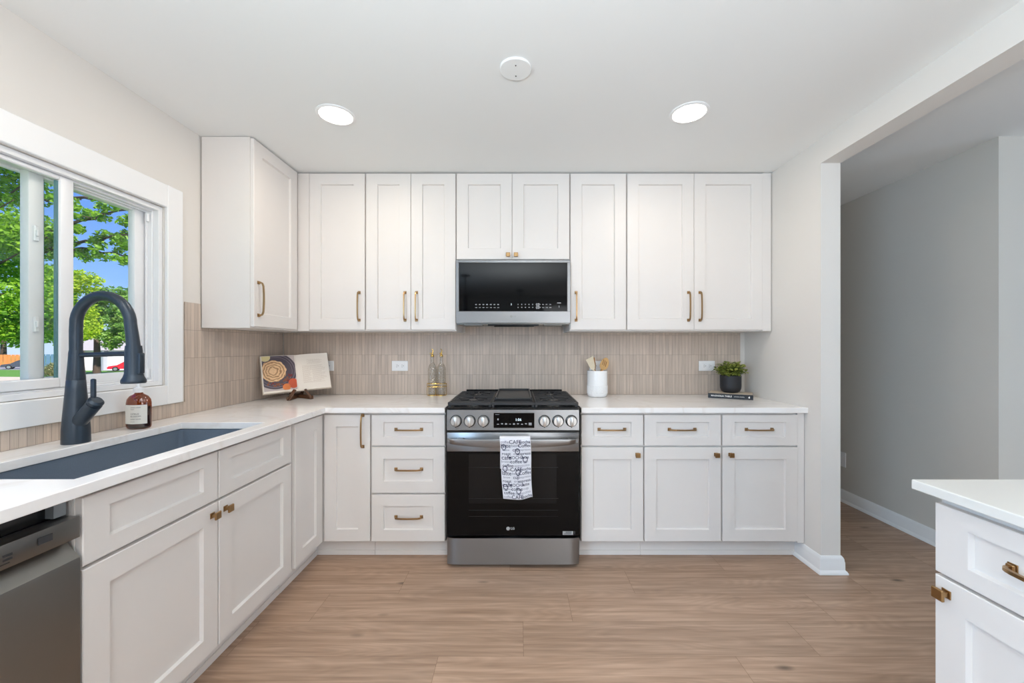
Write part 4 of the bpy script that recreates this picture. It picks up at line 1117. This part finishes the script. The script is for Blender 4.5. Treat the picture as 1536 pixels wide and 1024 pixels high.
px_, py_ = 1.508, 2.828; pz = CZ + .0005 + .0335
t = thing('potted_plant', 'small leafy green plant in a matte black pot on the cookbook', 'plant', (px_, py_, pz))
m = MB(); m.lathe([(.032, 0), (.048, .003), (.060, .012), (.067, .030), (.069, .050), (.069, .121), (.066, .122), (.064, .117), (.064, .099)], 40); obj('pot', m, POT, t)
m = MB(); m.lathe([(.0635, .095), (.0635, .105), (.03, .110)], 24); obj('soil', m, SOIL, t)
LEAFP = leaf_mat('potted_leaf', (70, 96, 36), (198, 206, 104), .25)
def leaf(m, base, dirv, L, W, fold=.25, droop=.2):
    d = Vector(dirv).normalized(); up = Vector((0, 0, 1)); sd = d.cross(up)
    if sd.length < .05: sd = Vector((1, 0, 0))
    sd.normalize(); nn_ = sd.cross(d); b = Vector(base); vs = []
    for k, (t_, w_) in enumerate(((0, .1), (.25, .8), (.55, 1), (.8, .7), (1, .02))):
        c = b + d * L * t_ - up * droop * L * t_ * t_
        vs += [c - sd * W * w_ + nn_ * fold * W * w_, c, c + sd * W * w_ + nn_ * fold * W * w_]
    fs = []
    for k in range(4): a = 3 * k; fs += [[a, a + 1, a + 4, a + 3], [a + 1, a + 2, a + 5, a + 4]]
    m.add(vs, fs)
m = MB(); stm = MB()
for k in range(58):
    a = random.random() * 2 * PI; el = math.acos(random.uniform(.02, .93)); rad = random.uniform(.0, .045)
    b = Vector((rad * math.cos(a), rad * math.sin(a), .112)); d = Vector((math.cos(a) * math.cos(el), math.sin(a) * math.cos(el), math.sin(el))); Ls = random.uniform(.06, .108)
    pts = [b, b + d * Ls * .5 + Vector((0, 0, .006)), b + d * Ls]; stm.tube(pts, .0014, 5)
    for j in range(10):
        t_ = .25 + .75 * j / 9; c = b + d * Ls * t_; a2 = a + random.uniform(-1.6, 1.6); e2 = random.uniform(-.3, 1.0)
        if c.z < .122: continue
        leaf(m, c, (math.cos(a2) * math.cos(e2), math.sin(a2) * math.cos(e2), math.sin(e2)), random.uniform(.026, .042), random.uniform(.0085, .013))
fo = obj('foliage', m, LEAFP, t, smooth=60); obj('stems', stm, pbr('plant_stem', (92, 104, 50), .6), t)

# ------------------------------------------------------------------ outdoors
GZ = -2.2
def g_at(px, Y, py=None):
    """point on the ground in the direction of column px, at depth Y"""
    return Vector(((px - 778) / 596 * Y, Y, GZ))
GRASS = pbr('lawn_grass', (96, 142, 48), .9, noise=.35, nscale=6); CONC = pbr('driveway_concrete', (206, 190, 168), .9, noise=.08, nscale=3); ASPH = pbr('road_asphalt', (150, 146, 146), .9, noise=.08, nscale=3)
BARK = pbr('tree_bark', (86, 70, 60), .9, noise=.3, nscale=12)
m = MB(); m.box(-190, -1.96, -30, 150, GZ - .2, GZ); struct(obj('ground', m, GRASS, smooth=0), 'lawn outside the window')
def strip(name, pts, z, mat, label):
    m = MB(); m.prism(pts, lambda p, zz: (p[0], p[1], zz), GZ + .002, GZ + z, 0); return struct(obj(name, m, mat, smooth=0), label)
def gp(px, py):      # ground point seen at pixel
    s = (py - 520) / (EYE - GZ); Y = 596 / s; return ((px - 778) / s, Y)
strip('path_drive', [gp(-200, 600), gp(-150, 563.5), gp(90, 566), gp(240, 573), gp(260, 600)], .02, CONC, 'pale concrete drive outside the window')
strip('path_road', [gp(-150, 553), gp(330, 557.5), gp(330, 550), gp(-150, 549.5)], .02, ASPH, 'grey road beyond the lawn')
def eave():
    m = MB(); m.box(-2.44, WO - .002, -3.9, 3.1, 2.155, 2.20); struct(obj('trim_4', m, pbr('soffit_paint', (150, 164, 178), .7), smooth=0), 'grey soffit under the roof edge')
    m = MB(); m.box(-2.465, -2.442, -3.9, 3.1, 2.135, 2.34, bev=.002); struct(obj('trim_5', m, TRIM, smooth=0), 'white roof fascia')
    m = MB(); m.box(-2.465, 5.6, -4.2, 5.8, 2.60, 2.66); struct(obj('roof', m, pbr('roof_shingle', (110, 108, 106), .9), smooth=0), 'house roof')
eave()

def leaf_cloud(name, centers, radii, n, size, mat, parent, flat=.7):
    centers = np.array(centers, float); radii = np.array(radii, float)
    wgt = radii ** 2; wgt /= wgt.sum()
    idx = RNG.choice(len(centers), n, p=wgt)
    d = RNG.normal(size=(n, 3)); d /= np.linalg.norm(d, axis=1)[:, None]
    rad = RNG.random(n) ** .45
    P = centers[idx] + d * (rad * radii[idx])[:, None] * np.array([1, 1, flat])
    a = RNG.normal(size=(n, 3)); a[:, 2] *= .6; a /= np.linalg.norm(a, axis=1)[:, None]
    b = RNG.normal(size=(n, 3)); b -= a * (a * b).sum(1)[:, None]; b /= np.linalg.norm(b, axis=1)[:, None]
    s = size * (.6 + .8 * RNG.random(n))[:, None]
    V = np.empty((n, 4, 3)); V[:, 0] = P - a * s; V[:, 1] = P + b * s * .55; V[:, 2] = P + a * s; V[:, 3] = P - b * s * .55
    V = V.reshape(-1, 3) - np.array(world_of(parent).translation)
    me = bpy.data.meshes.new(name); me.vertices.add(4 * n); me.vertices.foreach_set('co', V.ravel())
    me.loops.add(4 * n); me.loops.foreach_set('vertex_index', np.arange(4 * n)); me.polygons.add(n); me.polygons.foreach_set('loop_start', np.arange(0, 4 * n, 4)); me.polygons.foreach_set('loop_total', np.full(n, 4))
    me.update(); me.validate(); me.materials.append(mat)
    o = bpy.data.objects.new(name, me); C.objects.link(o); o.parent = parent; return o
LF1 = leaf_mat('maple_leaf', (84, 142, 24), (170, 212, 60), .45); LF2 = leaf_mat('yellow_green_leaf', (140, 178, 20), (206, 220, 60), .45); LF3 = leaf_mat('mid_green_leaf', (80, 132, 50), (160, 198, 90), .4); LFB = leaf_mat('bush_leaf', (80, 110, 50), (176, 170, 120), .3)

def tree(name, label, base, h, tr, clusters, mat, n, size, branches=(), group='trees outside the window'):
    t = thing(name, label, 'tree', tuple(base), 0, group)
    m = MB(); b = Vector(base)
    m.tube([b, b + Vector((.02, .03, h * .3)), b + Vector((-.03, .02, h * .62)), b + Vector((.04, -.02, h))], [tr * 1.25, tr, tr * .8, tr * .35], 12); obj('trunk', m, BARK, t, True)
    if branches:
        m = MB()
        for pts, r in branches: m.tube(pts, [r * (1 - .75 * k / (len(pts) - 1)) for k in range(len(pts))], 7)
        obj('branch', m, BARK, t, True)
    leaf_cloud('foliage', [c[0] for c in clusters], [c[1] for c in clusters], n, size, mat, t)
def at(px, py, Y): return Vector(((px - 778) / 596 * Y, Y, EYE - (py - 520) / 596 * Y))

# the big maple filling the left lite
Y = 8.0; cl = []; br = []
base = g_at(-170, Y)
for k in range(90):
    px = random.uniform(-190, 60); py = random.uniform(120, 506); cl.append((at(px, py, Y + random.uniform(-.9, 1.4)), random.uniform(.34, .6)))
for px, py in ((20, 300), (60, 420), (80, 350), (30, 480), (75, 250), (10, 390), (70, 480)):
    q = at(px, py, Y - .6); s_ = base + Vector((0, 0, 2.6 + 2.6 * random.random())); br.append(([s_, s_.lerp(q, .5) + Vector((0, 0, .25)), q], .035))
# boughs reaching across the open sky of the right lite
def bough(p0, p1, n, spread, sag):
    a, b = at(*p0), at(*p1); pts = [a.lerp(b, k / 8) + Vector((0, 0, sag * math.sin(PI * k / 8) + .03 * math.sin(k * 2.2))) for k in range(9)]
    br.append((pts, .04))
    for k in range(n):
        t_ = random.uniform(.05, 1); c = a.lerp(b, t_) + Vector((random.uniform(-.1, .1), random.uniform(-.3, .3), random.uniform(-spread, spread * .8))); cl.append((c, random.uniform(.06, .14)))
        if k % 3 == 0: br.append(([a.lerp(b, t_), (a.lerp(b, t_) + c) / 2, c], .012))
for p0, p1, n, sp, sg in (((60, 352, 7.6), (198, 312, 6.8), 22, .19, .03), ((60, 380, 7.8), (206, 350, 7.0), 24, .18, .04), ((70, 300, 7.6), (190, 298, 6.9), 18, .13, .02), ((80, 372, 7.7), (200, 388, 7.1), 12, .12, .06)): bough(p0, p1, n, sp, sg)
tree('maple_tree', 'big bright green maple tree filling the window, boughs reaching across the sky', base, 7.2, .19, cl, LF1, 75000, .042, br)
# yellow-green tree behind it
Y = 20
cl = [(at(random.uniform(60, 130), random.uniform(415, 498), Y + random.uniform(-1.5, 1.5)), random.uniform(.5, .95)) for k in range(30)]
tree('honey_locust', 'yellow-green tree standing behind the faucet beyond the maple', g_at(96, Y), 6.2, .15, cl, LF2, 18000, .085)
# the lawn tree with a visible trunk
Y = 48
cl = [(at(154 + random.uniform(-1, 1) * (8 + .62 * (q_ - 428)), q_, Y + random.uniform(-2, 2)), random.uniform(.5, 1.0)) for q_ in [428 + 88 * random.random() ** .7 for k in range(60)]]
tree('linden_tree', 'mid-green tree with a bare brown trunk on the lawn, framed by the faucet arch', g_at(145, Y), 9.6, .30, cl, LF3, 16000, .15)
for k, (px, Y, top_, w_, lab, mt) in enumerate(((5, 92, 330, 60, 'distant green tree above the orange fence', LF1), (192, 88, 440, 22, 'distant tree rising beside the white house', LF3), (90, 120, 395, 18, 'distant tree above the grey-blue fence', LF3))):
    cl = [(at(px + random.uniform(-w_, w_), random.uniform(top_, 505), Y + random.uniform(-2, 2)), random.uniform(2.2, 3.6)) for q in range(26)]
    tree('background_tree', lab, g_at(px, Y), 15, .45, cl, mt, 7000, .42)
bp = Vector((*gp(75, 567), GZ)); t = thing('garden_bush', 'low rounded bush with reddish tips on the lawn between the two sashes', 'bush', tuple(bp))
cl = [(bp + Vector((random.uniform(-.8, .8), random.uniform(-.7, .7), .5 + 1.0 * random.random())), .6) for k in range(14)]
leaf_cloud('foliage', [c[0] for c in cl], [c[1] for c in cl], 5000, .07, LFB, t)
m = MB(); m.tube([bp, bp + Vector((0, 0, 1.0))], .05, 6); obj('stem', m, BARK, t, True)
for k, (px, py) in enumerate(((124, 565), (134, 567.5), (151, 567.5), (161, 566))):
    q = Vector((*gp(px, py), GZ)); t = thing('flower_clump', ['low flower clump on the lawn, hard against the faucet', 'low flower clump on the lawn just before the tree trunk', 'low flower clump on the lawn just past the tree trunk', 'low flower clump on the lawn nearest the red car'][k], 'flowers', tuple(q), 0, 'flower clumps on the lawn')
    leaf_cloud('foliage', [q + Vector((0, 0, .14))], [.26], 300, .06, LFB if k % 2 else LF3, t, flat=.55)

def fence(name, label, p0, p1, h, mat, step=.14):
    a, b = Vector((*p0, GZ)), Vector((*p1, GZ)); t = thing(name, label, 'fence', tuple(a)); d = b - a; L = d.length; an = math.atan2(d.y, d.x)
    M_ = Matrix.Translation(a) @ Matrix.Rotation(an, 4, 'Z'); m = MB(); x = 0; k = 0
    while x < L: m.box(x, min(L, x + step * .9), -.01 + (.06 if k % 2 else 0), .01 + (.06 if k % 2 else 0), .03, h, M=M_); x += step; k += 1
    obj('boards', m, mat, t, True, smooth=0)
    m = MB()
    for z in (.3, h - .3): m.box(0, L, .075, .12, z, z + .08, M=M_)
    obj('rails', m, mat, t, True, smooth=0)
    for q in range(int(L / 2.4) + 1):
        m = MB(); m.box(q * 2.4, min(L, q * 2.4 + .09), .122, .21, 0, h + .02, M=M_); obj('post', m, mat, t, True, smooth=0)
def gY(px, Y): return ((px - 778) / 596 * Y, Y)
fence('wooden_fence', 'orange-brown wooden board fence across the street', gY(-60, 69), gY(48, 70), 2.1, pbr('cedar_board', (232, 150, 80), .8, noise=.15, nscale=3), .32)
fence('privacy_fence', 'grey-blue board fence beyond the rounded bush', gY(58, 62), gY(114, 63), 2.3, pbr('blue_grey_board', (104, 140, 164), .8), .3)
h = thing('neighbour_house', 'long white house with a grey roof across the street', 'house', (*gY(165, 60), GZ))
m = MB(); a, b = gY(119, 58), gY(330, 64); zt_ = .75
m.prism([a, b, (b[0] - 8, b[1] + 9), (a[0] - 8, a[1] + 9)], lambda p, z: (p[0], p[1], z), GZ + .002, zt_); obj('wall', m, pbr('white_siding', (240, 242, 246), .8), h, True, smooth=0)
m = MB(); up = zt_
a2, b2 = (a[0] + .4, a[1] - .7), (b[0] + .4, b[1] - .7); a3, b3 = (a[0] - 8.6, a[1] + 9.7), (b[0] - 8.6, b[1] + 9.7); am, bm_ = ((a2[0] + a3[0]) / 2, (a2[1] + a3[1]) / 2), ((b2[0] + b3[0]) / 2, (b2[1] + b3[1]) / 2)
m.add([(*a2, up), (*b2, up), (*b3, up), (*a3, up), (*am, up + 2.9), (*bm_, up + 2.9)], [[0, 1, 5, 4], [2, 3, 4, 5], [0, 4, 3], [1, 2, 5], [3, 2, 1, 0]]); obj('roof', m, pbr('grey_roof', (176, 168, 164), .9), h, True, smooth=0)
m = MB(); q0 = gY(122.5, 58); m.box(q0[0], q0[0] + .45, q0[1] - .3, q0[1] - .06, GZ + .002, zt_ - .02); obj('corner_post', m, pbr('tan_trim', (222, 178, 140), .8), h, True, smooth=0)
m = MB(); q0 = gY(155, 58.7); m.box(q0[0], q0[0] + .3, q0[1] - .3, q0[1] + .3, GZ + .002, zt_ - .02); obj('corner_board', m, pbr('grey_board', (176, 178, 184), .8), h, True, smooth=0)

def car(name, label, p, yaw, body, lift=0):
    t = thing(name, label, 'car', (p[0], p[1], GZ + .022), yaw)
    side = [(-2.15, .32), (-2.18, .55), (-2.05, .72), (-1.2, .86), (-.55, 1.30), (-.2, 1.40), (.75, 1.40), (1.35, 1.12), (1.75, .95), (2.15, .9), (2.2, .55), (2.12, .32)]
    m = MB(); n = len(side); vs = []
    for y, k in ((-.85, 1), (-.80, 0), (.80, 0), (.85, 1)):
        for x, z in side: vs.append((x, y if z < .9 else y * .8, z))
    fs = [[i for i in range(n)][::-1], [3 * n + i for i in range(n)]]
    for r in range(3):
        for i in range(n): fs.append([r * n + i, r * n + (i + 1) % n, (r + 1) * n + (i + 1) % n, (r + 1) * n + i])
    m.add(vs, fs); obj('body', m, pbr(name + '_paint', body, .25, coat=.5), t, smooth=30)
    for sy in (-1, 1):
        m = MB(); poly = [(-1.02, .9), (-.52, 1.26), (-.18, 1.34), (.72, 1.34), (1.22, 1.08), (1.3, .93)]; m.prism(poly, lambda q, y: (q[0], y, q[1]), sy * .735, sy * (.86 if False else .715)); 
        o = obj('window', MB().prism(poly, lambda q, y: (q[0], y, q[1]), sy * .60, sy * .725), pbr('car_glass', (40, 50, 58), .1), t, smooth=0)
        for x in (-1.35, 1.3):
            m = MB(); m.lathe([(.31, -.11), (.32, -.09), (.32, .09), (.31, .11)], 20, (x, sy * .80, .321), M=Rx); w_ = obj('wheel', m, pbr('tyre', (30, 30, 32), .8), t)
            m = MB(); m.lathe([(.2, -.118), (.2, .118)], 14, (x, sy * .80, .321), M=Rx); obj('hubcap', m, pbr('alloy', (190, 190, 194), .3, .8), w_)
c1 = gp(194, 556); car('red_car', 'red car parked before the white house, partly behind the faucet', (c1[0], c1[1] + 0), math.atan2(628, 596) - .12, (190, 36, 48))
c2 = gp(36, 553); car('dark_car', 'dark grey car parked before the orange fence', (c2[0], c2[1] + 0), math.atan2(628, 596) - .1, (70, 74, 80))
